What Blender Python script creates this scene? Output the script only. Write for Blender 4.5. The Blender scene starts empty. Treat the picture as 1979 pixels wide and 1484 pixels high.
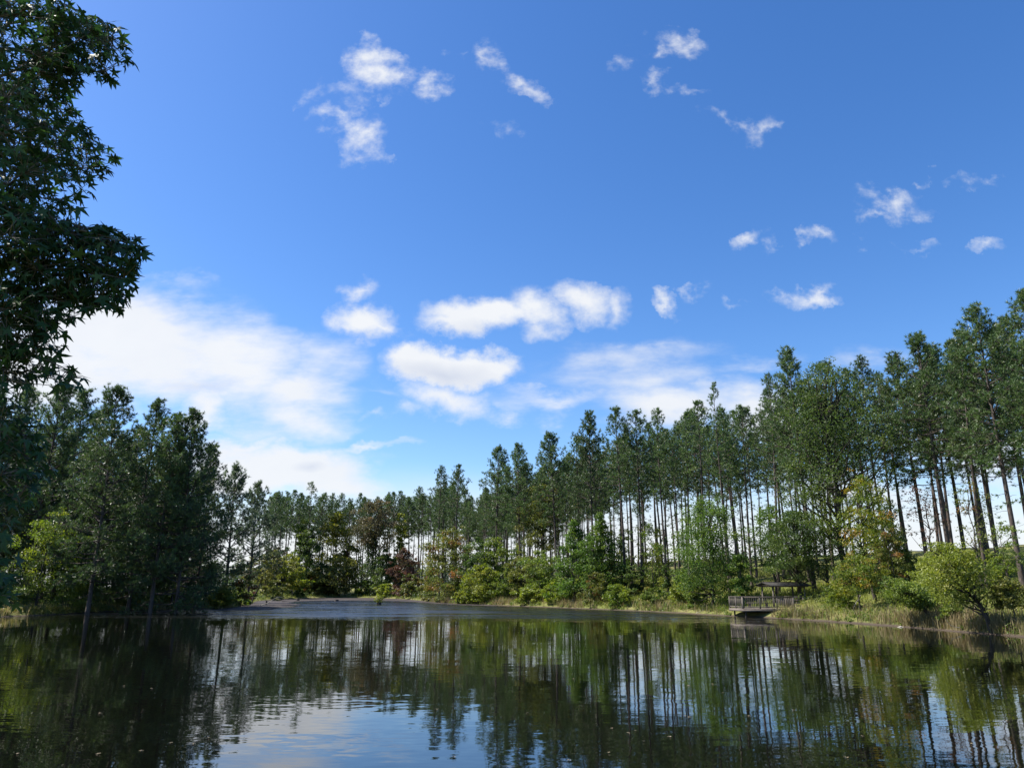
import bpy, math, random
import numpy as np

PI = math.pi
scene = bpy.context.scene
col = scene.collection

# ------------------------------------------------------------------ camera
F_PX, PW, PH, HORIZON = 1430.0, 1979.0, 1484.0, 1135.0
CAM_H = 2.5
PITCH = math.atan((HORIZON - PH / 2) / F_PX)
cd = bpy.data.cameras.new("camera")
cam = bpy.data.objects.new("camera", cd)
col.objects.link(cam)
cam.location = (0, 0, CAM_H)
cam.rotation_euler = (PI / 2 + PITCH, 0, 0)
cd.sensor_width = 36.0
cd.lens = 36.0 * F_PX / PW
cd.clip_start = 0.05
cd.clip_end = 20000
scene.camera = cam

# ------------------------------------------------------------------ light
SUN_AZ = math.radians(-84)          # measured from +Y (the view) towards +X; negative is left
SUN_EL = math.radians(50)
sd = bpy.data.lights.new("sun", 'SUN')
sd.energy = 5.0
sd.angle = math.radians(0.5)
sd.color = (1.0, 0.95, 0.86)
sun = bpy.data.objects.new("sun", sd)
col.objects.link(sun)
sun.location = (-40, 20, 60)
sun.rotation_euler = (PI / 2 - SUN_EL, 0, PI - SUN_AZ)
EXPOSURE = 1.0
SKY_STRENGTH = 0.103
CLOUD_STRENGTH = 0.50

vs = scene.view_settings
vs.view_transform = 'Standard'
vs.look = 'None'
vs.exposure = EXPOSURE
vs.gamma = 1
vs.use_curve_mapping = False
cy = scene.cycles
cy.max_bounces = 6
cy.diffuse_bounces = 3
cy.glossy_bounces = 3
cy.transmission_bounces = 3
cy.transparent_max_bounces = 4
cy.caustics_reflective = False
cy.caustics_refractive = False


def ray(px, py):
    """Unit-less world direction of a photograph pixel, scaled so that y = 1."""
    a, b = (px - PW / 2) / F_PX, (PH / 2 - py) / F_PX
    c, s = math.cos(PITCH), math.sin(PITCH)
    dx, dy, dz = a, c - b * s, s + b * c
    return dx / dy, dz / dy


# ------------------------------------------------------------------ world: sky and clouds
world = bpy.data.worlds.new("World")
scene.world = world
world.use_nodes = True
nt = world.node_tree
nt.nodes.clear()
N, Lk = nt.nodes.new, nt.links.new


def wmath(op, a, b=None, c=None, clamp=False):
    n = N('ShaderNodeMath')
    n.operation = op
    n.use_clamp = clamp
    for i, v in enumerate((a, b, c)):
        if v is None:
            continue
        if hasattr(v, 'links'):
            Lk(v, n.inputs[i])
        else:
            n.inputs[i].default_value = v
    return n.outputs[0]


sky = N('ShaderNodeTexSky')
sky.sky_type = 'NISHITA'
sky.sun_disc = False
sky.sun_elevation = SUN_EL
sky.sun_rotation = SUN_AZ
sky.altitude = 100
sky.air_density = 1.0
sky.dust_density = 0.6
sky.ozone_density = 3.0
hs = N('ShaderNodeHueSaturation')
hs.inputs['Saturation'].default_value = 1.28
hs.inputs['Hue'].default_value = 0.508
Lk(sky.outputs[0], hs.inputs['Color'])
bg = N('ShaderNodeBackground')
bg.inputs['Strength'].default_value = SKY_STRENGTH
Lk(hs.outputs[0], bg.inputs['Color'])
tc = N('ShaderNodeTexCoord')
sx = N('ShaderNodeSeparateXYZ')
Lk(tc.outputs['Generated'], sx.inputs[0])
ysafe = wmath('MAXIMUM', sx.outputs['Y'], 0.03)
u = wmath('DIVIDE', sx.outputs['X'], ysafe)
v = wmath('DIVIDE', sx.outputs['Z'], ysafe)
cb = N('ShaderNodeCombineXYZ')
Lk(u, cb.inputs[0])
Lk(v, cb.inputs[1])
UV = cb.outputs[0]


def wnoise(scale, detail, rough, sxy=(1, 1), seed=0.0, vec=None):
    m = N('ShaderNodeMapping')
    m.inputs['Scale'].default_value = (sxy[0], sxy[1], 1)
    m.inputs['Location'].default_value = (seed, seed * 0.7, seed)
    Lk(vec or UV, m.inputs['Vector'])
    t = N('ShaderNodeTexNoise')
    t.inputs['Scale'].default_value = scale
    t.inputs['Detail'].default_value = detail
    t.inputs['Roughness'].default_value = rough
    Lk(m.outputs[0], t.inputs['Vector'])
    return t


def warp(scale, amp, seed, detail=4, sxy=(1, 1)):
    t = wnoise(scale, detail, 0.6, sxy, seed)
    s = N('ShaderNodeVectorMath')
    s.operation = 'SUBTRACT'
    Lk(t.outputs['Color'], s.inputs[0])
    s.inputs[1].default_value = (0.5, 0.5, 0.5)
    k = N('ShaderNodeVectorMath')
    k.operation = 'MULTIPLY_ADD'
    Lk(s.outputs[0], k.inputs[0])
    k.inputs[1].default_value = (amp, amp, 0)
    Lk(UV, k.inputs[2])
    return k.outputs[0]


def blobs(vec, items, grad='SPHERICAL'):
    """Largest of several soft ellipses laid on the sky (centre, radii, turn, weight)."""
    acc = None
    for (px, py, rx, ry, rot, w) in items:
        cu, cv = ray(px, py)
        u1, _ = ray(px + 1, py)
        _, v1 = ray(px, py - 1)
        m = N('ShaderNodeMapping')
        m.vector_type = 'TEXTURE'
        m.inputs['Location'].default_value = (cu, cv, 0)
        m.inputs['Rotation'].default_value = (0, 0, math.radians(-rot))
        m.inputs['Scale'].default_value = ((u1 - cu) * rx, (v1 - cv) * ry, 1)
        Lk(vec, m.inputs['Vector'])
        g = N('ShaderNodeTexGradient')
        g.gradient_type = grad
        Lk(m.outputs[0], g.inputs['Vector'])
        o = g.outputs['Fac'] if w == 1 else wmath('MULTIPLY', g.outputs['Fac'], w)
        acc = o if acc is None else wmath('MAXIMUM', acc, o)
    return acc


def smooth(val, lo, hi, a=0.0, b=1.0):
    n = N('ShaderNodeMapRange')
    n.interpolation_type = 'SMOOTHSTEP'
    Lk(val, n.inputs['Value'])
    n.inputs['From Min'].default_value = lo
    n.inputs['From Max'].default_value = hi
    n.inputs['To Min'].default_value = a
    n.inputs['To Max'].default_value = b
    return n.outputs['Result']


# small cumulus: centre px, centre py, radius x, radius y, clockwise turn in degrees, weight
CUMULUS = [
    (735, 138, 75, 60, 25, 1.0), (722, 112, 55, 35, 30, .8), (695, 258, 68, 62, 35, .95), (655, 225, 60, 24, 0, .55), (822, 163, 45, 32, 0, .62),
    (665, 175, 60, 40, 20, .45), (590, 192, 45, 34, -20, .45), (570, 208, 18, 30, 0, .45),
    (948, 120, 70, 48, 20, .85), (1012, 166, 75, 36, 25, .7), (895, 98, 45, 22, 10, .45), (985, 242, 70, 22, 0, .36),
    (1318, 86, 66, 42, 30, .72), (1283, 96, 30, 34, 50, .55), (1268, 158, 40, 32, -20, .62), (1205, 124, 48, 30, -30, .45), (1340, 175, 60, 16, 0, .40),
    (1458, 250, 66, 34, -20, .62), (1408, 234, 50, 24, 20, .52),
    (1715, 385, 100, 36, 12, .74), (1690, 408, 62, 28, 10, .72), (1783, 350, 34, 16, 20, .52), (1885, 355, 48, 20, 0, .38),
    (1590, 450, 66, 26, 0, .74), (1443, 468, 52, 26, -32, .66), (1660, 437, 38, 18, 0, .42), (1674, 482, 30, 18, -10, .48), (1765, 485, 70, 16, 0, .40),
    (1900, 470, 45, 24, 0, .40), (1490, 485, 24, 28, 0, .36), (1775, 508, 30, 12, 0, .36),
    (1565, 563, 92, 27, 0, .72), (1275, 580, 36, 26, 20, .56), (1340, 560, 44, 20, 0, .44), (1435, 575, 40, 14, 0, .34),
    (695, 563, 56, 30, 0, .9), (708, 628, 100, 54, 14, 1.5), (738, 638, 74, 28, 14, 1.2),
    (940, 604, 172, 48, 0, 1.6), (1030, 595, 88, 56, 20, 1.3), (875, 620, 96, 32, 0, 1.2), (1128, 582, 80, 44, 15, 1.0), (1192, 600, 36, 54, 10, .72), (1040, 640, 60, 24, -10, .6),
    (862, 706, 148, 52, 5, 2.3), (800, 696, 72, 46, 0, 1.8), (940, 712, 92, 38, 0, 1.6), (868, 768, 126, 50, 12, .9), (970, 806, 80, 24, 0, .56), (795, 800, 80, 26, 0, .5), (715, 802, 34, 14, 0, .45),
]
# wide soft layers
SHEETS = [
    (240, 660, 330, 150, 8, 1.5), (430, 700, 330, 135, 24, 1.1), (570, 760, 190, 100, 10, 1.3), (620, 730, 130, 120, 40, .75), (90, 700, 260, 120, 0, 1.1),
    (560, 905, 260, 70, 4, 1.5), (450, 890, 160, 70, 0, 1.2), (650, 935, 200, 60, 0, 1.1), (390, 792, 80, 55, 0, 1.0), (470, 852, 90, 30, 0, .8),
    (1310, 775, 260, 80, -4, 1.15), (1230, 725, 240, 75, -8, .62), (1085, 768, 150, 34, -6, .72), (1460, 695, 150, 40, -4, .62), (1660, 690, 150, 40, 0, .45), (1450, 770, 190, 90, 0, 1.0),
    (720, 862, 130, 14, -6, .62), (740, 770, 110, 22, 20, .42), (600, 850, 90, 18, 0, .3),
    (1890, 880, 190, 90, 0, .9), (1700, 960, 300, 80, 0, .9), (1960, 1010, 160, 60, 0, .8),
]
n1 = wnoise(9.0, 8, 0.62, (1, 1.35), 3.1)
n2 = wnoise(34.0, 5, 0.6, (1, 1.25), 7.7)
nsum = wmath('MULTIPLY_ADD', n2.outputs['Fac'], 0.35, wmath('MULTIPLY', n1.outputs['Fac'], 0.9))     # mean about 0.62
cub = wmath('MAXIMUM', blobs(warp(15, 0.135, 1.3, 8), CUMULUS[:35]), blobs(warp(13, 0.075, 1.3, 7), CUMULUS[35:]))
dens = wmath('MULTIPLY_ADD', wmath('MULTIPLY_ADD', nsum, 1.9, -1.19), smooth(cub, 0.0, 0.12), cub)
a_cu = smooth(dens, 0.06, 1.12, 0, 0.98)
n3 = wnoise(5.0, 7, 0.58, (0.8, 2.4), 12.4)
shb = blobs(warp(4.5, 0.15, 5.9, 6, (1, 1.6)), SHEETS)
shd = wmath('MULTIPLY_ADD', wmath('MULTIPLY_ADD', n3.outputs['Fac'], 2.1, -1.06), smooth(shb, 0.0, 0.2), shb)
a_sh = smooth(shd, 0.0, 0.95, 0, 0.95)
# pale bank of cloud low over the horizon
low = smooth(wmath('MULTIPLY_ADD', n3.outputs['Fac'], 0.06, v), 0.075, 0.20, 0.92, 0.0)
al = wmath('MAXIMUM', wmath('MAXIMUM', a_cu, a_sh), low)
al = wmath('MULTIPLY', al, wmath('GREATER_THAN', sx.outputs['Y'], 0.03), clamp=True)
grey = wmath('MULTIPLY', blobs(warp(10, 0.05, 2.2, 3), [(850, 722, 150, 30, 4, .9), (930, 640, 130, 22, 0, .5), (700, 648, 80, 18, 5, .5), (390, 742, 90, 16, 0, .5), (600, 905, 40, 16, 0, .6)]), 0.75)  # soft grey ellipses paint shaded undersides into the cloud colour
grey = wmath('MULTIPLY_ADD', n1.outputs['Fac'], 0.35, grey)
ccol = N('ShaderNodeMix')
ccol.data_type = 'RGBA'
Lk(grey, ccol.inputs['Factor'])
ccol.inputs['A'].default_value = (0.97, 0.985, 1.0, 1)
ccol.inputs['B'].default_value = (0.62, 0.68, 0.82, 1)
cbg = N('ShaderNodeBackground')
cbg.inputs['Strength'].default_value = CLOUD_STRENGTH
Lk(ccol.outputs['Result'], cbg.inputs['Color'])
mixw = N('ShaderNodeMixShader')
Lk(al, mixw.inputs[0])
Lk(bg.outputs[0], mixw.inputs[1])
Lk(cbg.outputs[0], mixw.inputs[2])
wo = N('ShaderNodeOutputWorld')
Lk(mixw.outputs[0], wo.inputs['Surface'])

# ------------------------------------------------------------------ helpers
rng = np.random.default_rng(11)


def tag(o, label=None, cat=None, group=None, kind=None):
    if label:
        o['label'] = label
    if cat:
        o['category'] = cat
    if group:
        o['group'] = group
    if kind:
        o['kind'] = kind
    return o


def empty(name, loc, rz=0.0):
    o = bpy.data.objects.new(name, None)
    o.location = loc
    o.rotation_euler = (0, 0, rz)
    o.empty_display_size = 0.2
    col.objects.link(o)
    return o


def link(name, me, parent=None):
    o = bpy.data.objects.new(name, me)
    col.objects.link(o)
    if parent is not None:
        o.parent = parent
    return o


def np_mesh(name, verts, faces, mat, tint=None, smooth_=False):
    """Mesh from an (N,3) array and an (M,k) array of equal-sized faces."""
    me = bpy.data.meshes.new(name)
    verts = np.asarray(verts, np.float32)
    faces = np.asarray(faces, np.int32)
    m, k = faces.shape
    me.vertices.add(len(verts))
    me.vertices.foreach_set('co', verts.ravel())
    me.loops.add(m * k)
    me.loops.foreach_set('vertex_index', faces.ravel())
    me.polygons.add(m)
    me.polygons.foreach_set('loop_start', np.arange(0, m * k, k, dtype=np.int32))
    me.polygons.foreach_set('loop_total', np.full(m, k, np.int32))
    if tint is not None:
        at = me.attributes.new('tint', 'FLOAT', 'FACE')
        at.data.foreach_set('value', np.asarray(tint, np.float32))
    me.update(calc_edges=True)
    if smooth_:
        me.polygons.foreach_set('use_smooth', np.ones(m, bool))
    me.materials.append(mat)
    return me


class Acc:
    """Collects tubes and boxes (quads) for one mesh."""

    def __init__(self):
        self.v, self.f, self.n = [], [], 0

    def tube(self, pts, rad, sides=6):
        pts = np.asarray(pts, float)
        k = len(pts)
        rad = np.broadcast_to(np.asarray(rad, float), (k,))
        tan = np.gradient(pts, axis=0)
        tan /= np.linalg.norm(tan, axis=1)[:, None] + 1e-9
        ref = np.array([1.0, 0, 0]) if abs(tan[0, 0]) < 0.8 else np.array([0, 1.0, 0])
        a = np.cross(tan, ref)
        a /= np.linalg.norm(a, axis=1)[:, None] + 1e-9
        b = np.cross(tan, a)
        th = np.arange(sides) * 2 * PI / sides
        ring = pts[:, None, :] + rad[:, None, None] * (np.cos(th)[None, :, None] * a[:, None, :] + np.sin(th)[None, :, None] * b[:, None, :])
        base = self.n
        self.v.append(ring.reshape(-1, 3))
        self.n += k * sides
        for i in range(k - 1):
            for j in range(sides):
                j2 = (j + 1) % sides
                self.f.append((base + i * sides + j, base + i * sides + j2, base + (i + 1) * sides + j2, base + (i + 1) * sides + j))
        return self

    def cap(self, pt, nrm, r, sides=8):
        return self

    def box(self, c, size, rz=0.0, tilt=(0, 0)):
        sx_, sy_, sz_ = [s / 2 for s in size]
        p = np.array([[i * sx_, j * sy_, k * sz_] for i in (-1, 1) for j in (-1, 1) for k in (-1, 1)], float)
        ax, ay = tilt
        if ax:
            p = p @ np.array([[1, 0, 0], [0, math.cos(ax), math.sin(ax)], [0, -math.sin(ax), math.cos(ax)]])
        if ay:
            p = p @ np.array([[math.cos(ay), 0, -math.sin(ay)], [0, 1, 0], [math.sin(ay), 0, math.cos(ay)]])
        if rz:
            p = p @ np.array([[math.cos(rz), math.sin(rz), 0], [-math.sin(rz), math.cos(rz), 0], [0, 0, 1]])
        p = p + np.asarray(c, float)
        b = self.n
        self.v.append(p)
        self.n += 8
        for q in ((0, 1, 3, 2), (4, 6, 7, 5), (0, 4, 5, 1), (2, 3, 7, 6), (0, 2, 6, 4), (1, 5, 7, 3)):
            self.f.append(tuple(b + i for i in q))
        return self

    def mesh(self, name, mat, smooth_=False):
        return np_mesh(name, np.concatenate(self.v), np.array(self.f), mat, smooth_=smooth_)


def unit(a):
    return a / (np.linalg.norm(a, axis=-1, keepdims=True) + 1e-9)


def leaf_quads(c, size, r, up=0.6, aspect=0.62):
    """Diamond leaves at centres c (n,3)."""
    n = len(c)
    nrm = unit(r.normal(size=(n, 3)) + np.array([0, 0, up * 1.6]))
    a = unit(np.cross(nrm, r.normal(size=(n, 3))))
    b = np.cross(nrm, a)
    L = (size * r.uniform(0.7, 1.3, n))[:, None] * 0.5
    a, b = a * L, b * L * aspect
    v = np.stack([c - a, c + b - a * 0.1, c + a, c - b - a * 0.1], 1).reshape(-1, 3)
    f = np.arange(4 * n).reshape(-1, 4)
    return v, f


# ------------------------------------------------------------------ materials
def new_mat(name):
    m = bpy.data.materials.new(name)
    m.use_nodes = True
    t = m.node_tree
    t.nodes.clear()
    return m, t, t.nodes.new, t.links.new


def leaf_mat(name, stops, trans=0.42, rough=0.5, spec=0.35, hv=0.12):
    """Leaf tissue: reflects and lets light through; colour varies from leaf to leaf and tree to tree."""
    m, t, n, l = new_mat(name)
    at = n('ShaderNodeAttribute')
    at.attribute_name = 'tint'
    rp = n('ShaderNodeValToRGB')
    els = rp.color_ramp.elements
    while len(els) < len(stops):
        els.new(0.5)
    for i, (p, c) in enumerate(stops):
        els[i].position = p
        els[i].color = (*c, 1)
    l(at.outputs['Fac'], rp.inputs['Fac'])
    oi = n('ShaderNodeObjectInfo')
    mr = n('ShaderNodeMapRange')
    mr.inputs['To Min'].default_value = 1 - hv
    mr.inputs['To Max'].default_value = 1 + hv
    l(oi.outputs['Random'], mr.inputs['Value'])
    h = n('ShaderNodeHueSaturation')
    l(rp.outputs['Color'], h.inputs['Color'])
    l(mr.outputs['Result'], h.inputs['Value'])
    p = n('ShaderNodeBsdfPrincipled')
    l(h.outputs['Color'], p.inputs['Base Color'])
    p.inputs['Roughness'].default_value = rough
    p.inputs['Specular IOR Level'].default_value = spec
    tr = n('ShaderNodeBsdfTranslucent')
    h2 = n('ShaderNodeHueSaturation')
    h2.inputs['Value'].default_value = 1.5
    h2.inputs['Saturation'].default_value = 1.15
    l(h.outputs['Color'], h2.inputs['Color'])
    l(h2.outputs['Color'], tr.inputs['Color'])
    mx = n('ShaderNodeMixShader')
    mx.inputs[0].default_value = trans
    l(p.outputs[0], mx.inputs[1])
    l(tr.outputs[0], mx.inputs[2])
    o = n('ShaderNodeOutputMaterial')
    l(mx.outputs[0], o.inputs['Surface'])
    return m


def noise_mat(name, c1, c2, scale=(4, 4, 4), rough=0.9, bump=0.0, c3=None, coords='Object'):
    m, t, n, l = new_mat(name)
    tc_ = n('ShaderNodeTexCoord')
    mp = n('ShaderNodeMapping')
    mp.inputs['Scale'].default_value = scale
    l(tc_.outputs[coords], mp.inputs['Vector'])
    tx = n('ShaderNodeTexNoise')
    tx.inputs['Scale'].default_value = 1.0
    tx.inputs['Detail'].default_value = 6
    tx.inputs['Roughness'].default_value = 0.65
    l(mp.outputs[0], tx.inputs['Vector'])
    rp = n('ShaderNodeValToRGB')
    rp.color_ramp.elements[0].position = 0.33
    rp.color_ramp.elements[0].color = (*c1, 1)
    rp.color_ramp.elements[1].position = 0.68
    rp.color_ramp.elements[1].color = (*c2, 1)
    if c3:
        e = rp.color_ramp.elements.new(0.5)
        e.color = (*c3, 1)
    l(tx.outputs['Fac'], rp.inputs['Fac'])
    p = n('ShaderNodeBsdfPrincipled')
    p.inputs['Roughness'].default_value = rough
    p.inputs['Specular IOR Level'].default_value = 0.25
    l(rp.outputs['Color'], p.inputs['Base Color'])
    if bump:
        b = n('ShaderNodeBump')
        b.inputs['Strength'].default_value = bump
        b.inputs['Distance'].default_value = 0.03
        l(tx.outputs['Fac'], b.inputs['Height'])
        l(b.outputs[0], p.inputs['Normal'])
    o = n('ShaderNodeOutputMaterial')
    l(p.outputs[0], o.inputs['Surface'])
    return m


M = {}
M['pine_bark'] = noise_mat('pine bark', (0.034, 0.027, 0.024), (0.115, 0.092, 0.08), (9, 9, 2.2), bump=0.8)
M['dark_bark'] = noise_mat('wet dark bark', (0.025, 0.021, 0.018), (0.085, 0.072, 0.06), (9, 9, 2), bump=0.8)
M['grey_bark'] = noise_mat('grey bark', (0.06, 0.053, 0.046), (0.2, 0.18, 0.16), (8, 8, 2), bump=0.6)
M['dead_wood'] = noise_mat('bleached dead wood', (0.24, 0.22, 0.19), (0.45, 0.42, 0.37), (8, 8, 8))
M['deck_wood'] = noise_mat('weathered deck timber', (0.09, 0.075, 0.063), (0.24, 0.20, 0.17), (3, 22, 22), bump=0.3)
M['rail_wood'] = noise_mat('weathered rail timber', (0.07, 0.06, 0.052), (0.19, 0.165, 0.14), (14, 14, 3), bump=0.3)
M['roof_felt'] = noise_mat('shade-darkened roof felt', (0.02, 0.019, 0.019), (0.05, 0.046, 0.043), (6, 6, 6), bump=0.4)  # felt colour darkened to stand in for the overhanging tree's shade
M['mud'] = noise_mat('mud with dead lily stems', (0.024, 0.020, 0.018), (0.075, 0.060, 0.052), (0.35, 1.5, 1), rough=0.75, c3=(0.045, 0.036, 0.032), bump=0.6)
M['needle'] = leaf_mat('pine needles', [(0.0, (0.045, 0.081, 0.029)), (0.55, (0.078, 0.125, 0.040)), (1.0, (0.140, 0.174, 0.054))], trans=0.30, rough=0.42, spec=0.5, hv=0.2)
M['needle_pale'] = leaf_mat('pale pine needles', [(0.0, (0.057, 0.090, 0.046)), (0.6, (0.098, 0.136, 0.067)), (1.0, (0.138, 0.161, 0.081))], trans=0.32, rough=0.45, spec=0.4)
M['lime'] = leaf_mat('lime leaves', [(0.0, (0.08, 0.13, 0.022)), (0.5, (0.14, 0.185, 0.032)), (1.0, (0.22, 0.245, 0.042))])
M['mid'] = leaf_mat('mid green leaves', [(0.0, (0.078, 0.120, 0.026)), (0.5, (0.126, 0.174, 0.036)), (1.0, (0.192, 0.216, 0.046))])
M['deep'] = leaf_mat('deep green leaves', [(0.0, (0.043, 0.076, 0.024)), (0.5, (0.073, 0.110, 0.030)), (1.0, (0.119, 0.151, 0.039))])
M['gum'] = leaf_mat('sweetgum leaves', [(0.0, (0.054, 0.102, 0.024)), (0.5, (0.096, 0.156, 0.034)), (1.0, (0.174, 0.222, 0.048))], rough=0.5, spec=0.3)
M['gum_near'] = leaf_mat('near sweetgum leaves', [(0.0, (0.020, 0.050, 0.020)), (0.5, (0.034, 0.075, 0.026)), (1.0, (0.06, 0.105, 0.032))], trans=0.24, rough=0.5, spec=0.25)  # sweetgum green deepened, putting the backlit crown's shade into the leaf colour
M['olive'] = leaf_mat('olive leaves', [(0.0, (0.085, 0.104, 0.027)), (0.5, (0.134, 0.146, 0.037)), (1.0, (0.201, 0.183, 0.051))])
M['gold'] = leaf_mat('gold green leaves', [(0.0, (0.103, 0.132, 0.028)), (0.5, (0.178, 0.196, 0.037)), (1.0, (0.287, 0.259, 0.048))])
M['willow'] = leaf_mat('willow leaves', [(0.0, (0.124, 0.165, 0.028)), (0.5, (0.195, 0.230, 0.042)), (1.0, (0.271, 0.277, 0.059))])
M['rustdome'] = leaf_mat('green leaves turning rust', [(0.0, (0.078, 0.108, 0.026)), (0.62, (0.126, 0.138, 0.034)), (0.8, (0.180, 0.114, 0.038)), (1.0, (0.228, 0.102, 0.042))])
M['maple'] = leaf_mat('leaves turning orange', [(0.0, (0.063, 0.115, 0.023)), (0.5, (0.138, 0.178, 0.030)), (0.78, (0.230, 0.218, 0.034)), (1.0, (0.299, 0.149, 0.046))])
M['red'] = leaf_mat('wine red leaves', [(0.0, (0.06, 0.05, 0.026)), (0.4, (0.095, 0.058, 0.040)), (0.7, (0.125, 0.062, 0.05)), (1.0, (0.12, 0.11, 0.04))])
M['brown'] = leaf_mat('brownish cypress leaves', [(0.0, (0.06, 0.065, 0.03)), (0.5, (0.09, 0.08, 0.04)), (1.0, (0.125, 0.09, 0.05))])
M['tan'] = leaf_mat('dry tan grass', [(0.0, (0.13, 0.125, 0.05)), (0.45, (0.24, 0.20, 0.10)), (0.75, (0.30, 0.23, 0.135)), (1.0, (0.15, 0.18, 0.05))], trans=0.35, spec=0.2)
M['grass'] = leaf_mat('green bank grass', [(0.0, (0.115, 0.149, 0.032)), (0.5, (0.196, 0.218, 0.052)), (1.0, (0.299, 0.270, 0.098))], trans=0.35, spec=0.2)
M['far'] = leaf_mat('far woods leaves', [(0.0, (0.035, 0.06, 0.035)), (1.0, (0.08, 0.10, 0.055))], trans=0.25)
M['fallen_leaf'] = noise_mat('fallen pale leaf', (0.12, 0.095, 0.06), (0.30, 0.25, 0.17), (9, 9, 9))


def ground_material():
    m, t, n, l = new_mat('bank soil and turf')
    tc_ = n('ShaderNodeTexCoord')
    geo = n('ShaderNodeNewGeometry')
    n1_ = n('ShaderNodeTexNoise')
    n1_.inputs['Scale'].default_value = 0.16
    n1_.inputs['Detail'].default_value = 8
    n1_.inputs['Roughness'].default_value = 0.7
    l(geo.outputs['Position'], n1_.inputs['Vector'])
    r1 = n('ShaderNodeValToRGB')
    e = r1.color_ramp.elements
    e[0].position, e[0].color = 0.30, (0.085, 0.115, 0.03, 1)
    e[1].position, e[1].color = 0.72, (0.24, 0.19, 0.10, 1)
    k = e.new(0.5)
    k.color = (0.155, 0.165, 0.05, 1)
    l(n1_.outputs['Fac'], r1.inputs['Fac'])
    n2_ = n('ShaderNodeTexNoise')
    n2_.inputs['Scale'].default_value = 3.0
    n2_.inputs['Detail'].default_value = 8
    n2_.inputs['Roughness'].default_value = 0.75
    l(geo.outputs['Position'], n2_.inputs['Vector'])
    mv = n('ShaderNodeMapRange')
    mv.inputs['From Min'].default_value = 0.3
    mv.inputs['From Max'].default_value = 0.7
    mv.inputs['To Min'].default_value = 0.55
    mv.inputs['To Max'].default_value = 1.35
    l(n2_.outputs['Fac'], mv.inputs['Value'])
    hsv = n('ShaderNodeHueSaturation')
    l(r1.outputs['Color'], hsv.inputs['Color'])
    l(mv.outputs['Result'], hsv.inputs['Value'])
    sp = n('ShaderNodeSeparateXYZ')
    l(geo.outputs['Position'], sp.inputs[0])
    wet = n('ShaderNodeMapRange')
    wet.inputs['From Min'].default_value = 0.05
    wet.inputs['From Max'].default_value = 0.17
    l(sp.outputs['Z'], wet.inputs['Value'])
    mx = n('ShaderNodeMix')
    mx.data_type = 'RGBA'
    mx.inputs['A'].default_value = (0.075, 0.058, 0.045, 1)
    l(wet.outputs['Result'], mx.inputs['Factor'])
    l(hsv.outputs['Color'], mx.inputs['B'])
    p = n('ShaderNodeBsdfPrincipled')
    p.inputs['Roughness'].default_value = 0.95
    p.inputs['Specular IOR Level'].default_value = 0.1
    l(mx.outputs['Result'], p.inputs['Base Color'])
    b = n('ShaderNodeBump')
    b.inputs['Strength'].default_value = 0.8
    b.inputs['Distance'].default_value = 0.15
    l(n2_.outputs['Fac'], b.inputs['Height'])
    l(b.outputs[0], p.inputs['Normal'])
    o = n('ShaderNodeOutputMaterial')
    l(p.outputs[0], o.inputs['Surface'])
    return m


CALM, WIND = 0.05, 1.15


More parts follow.
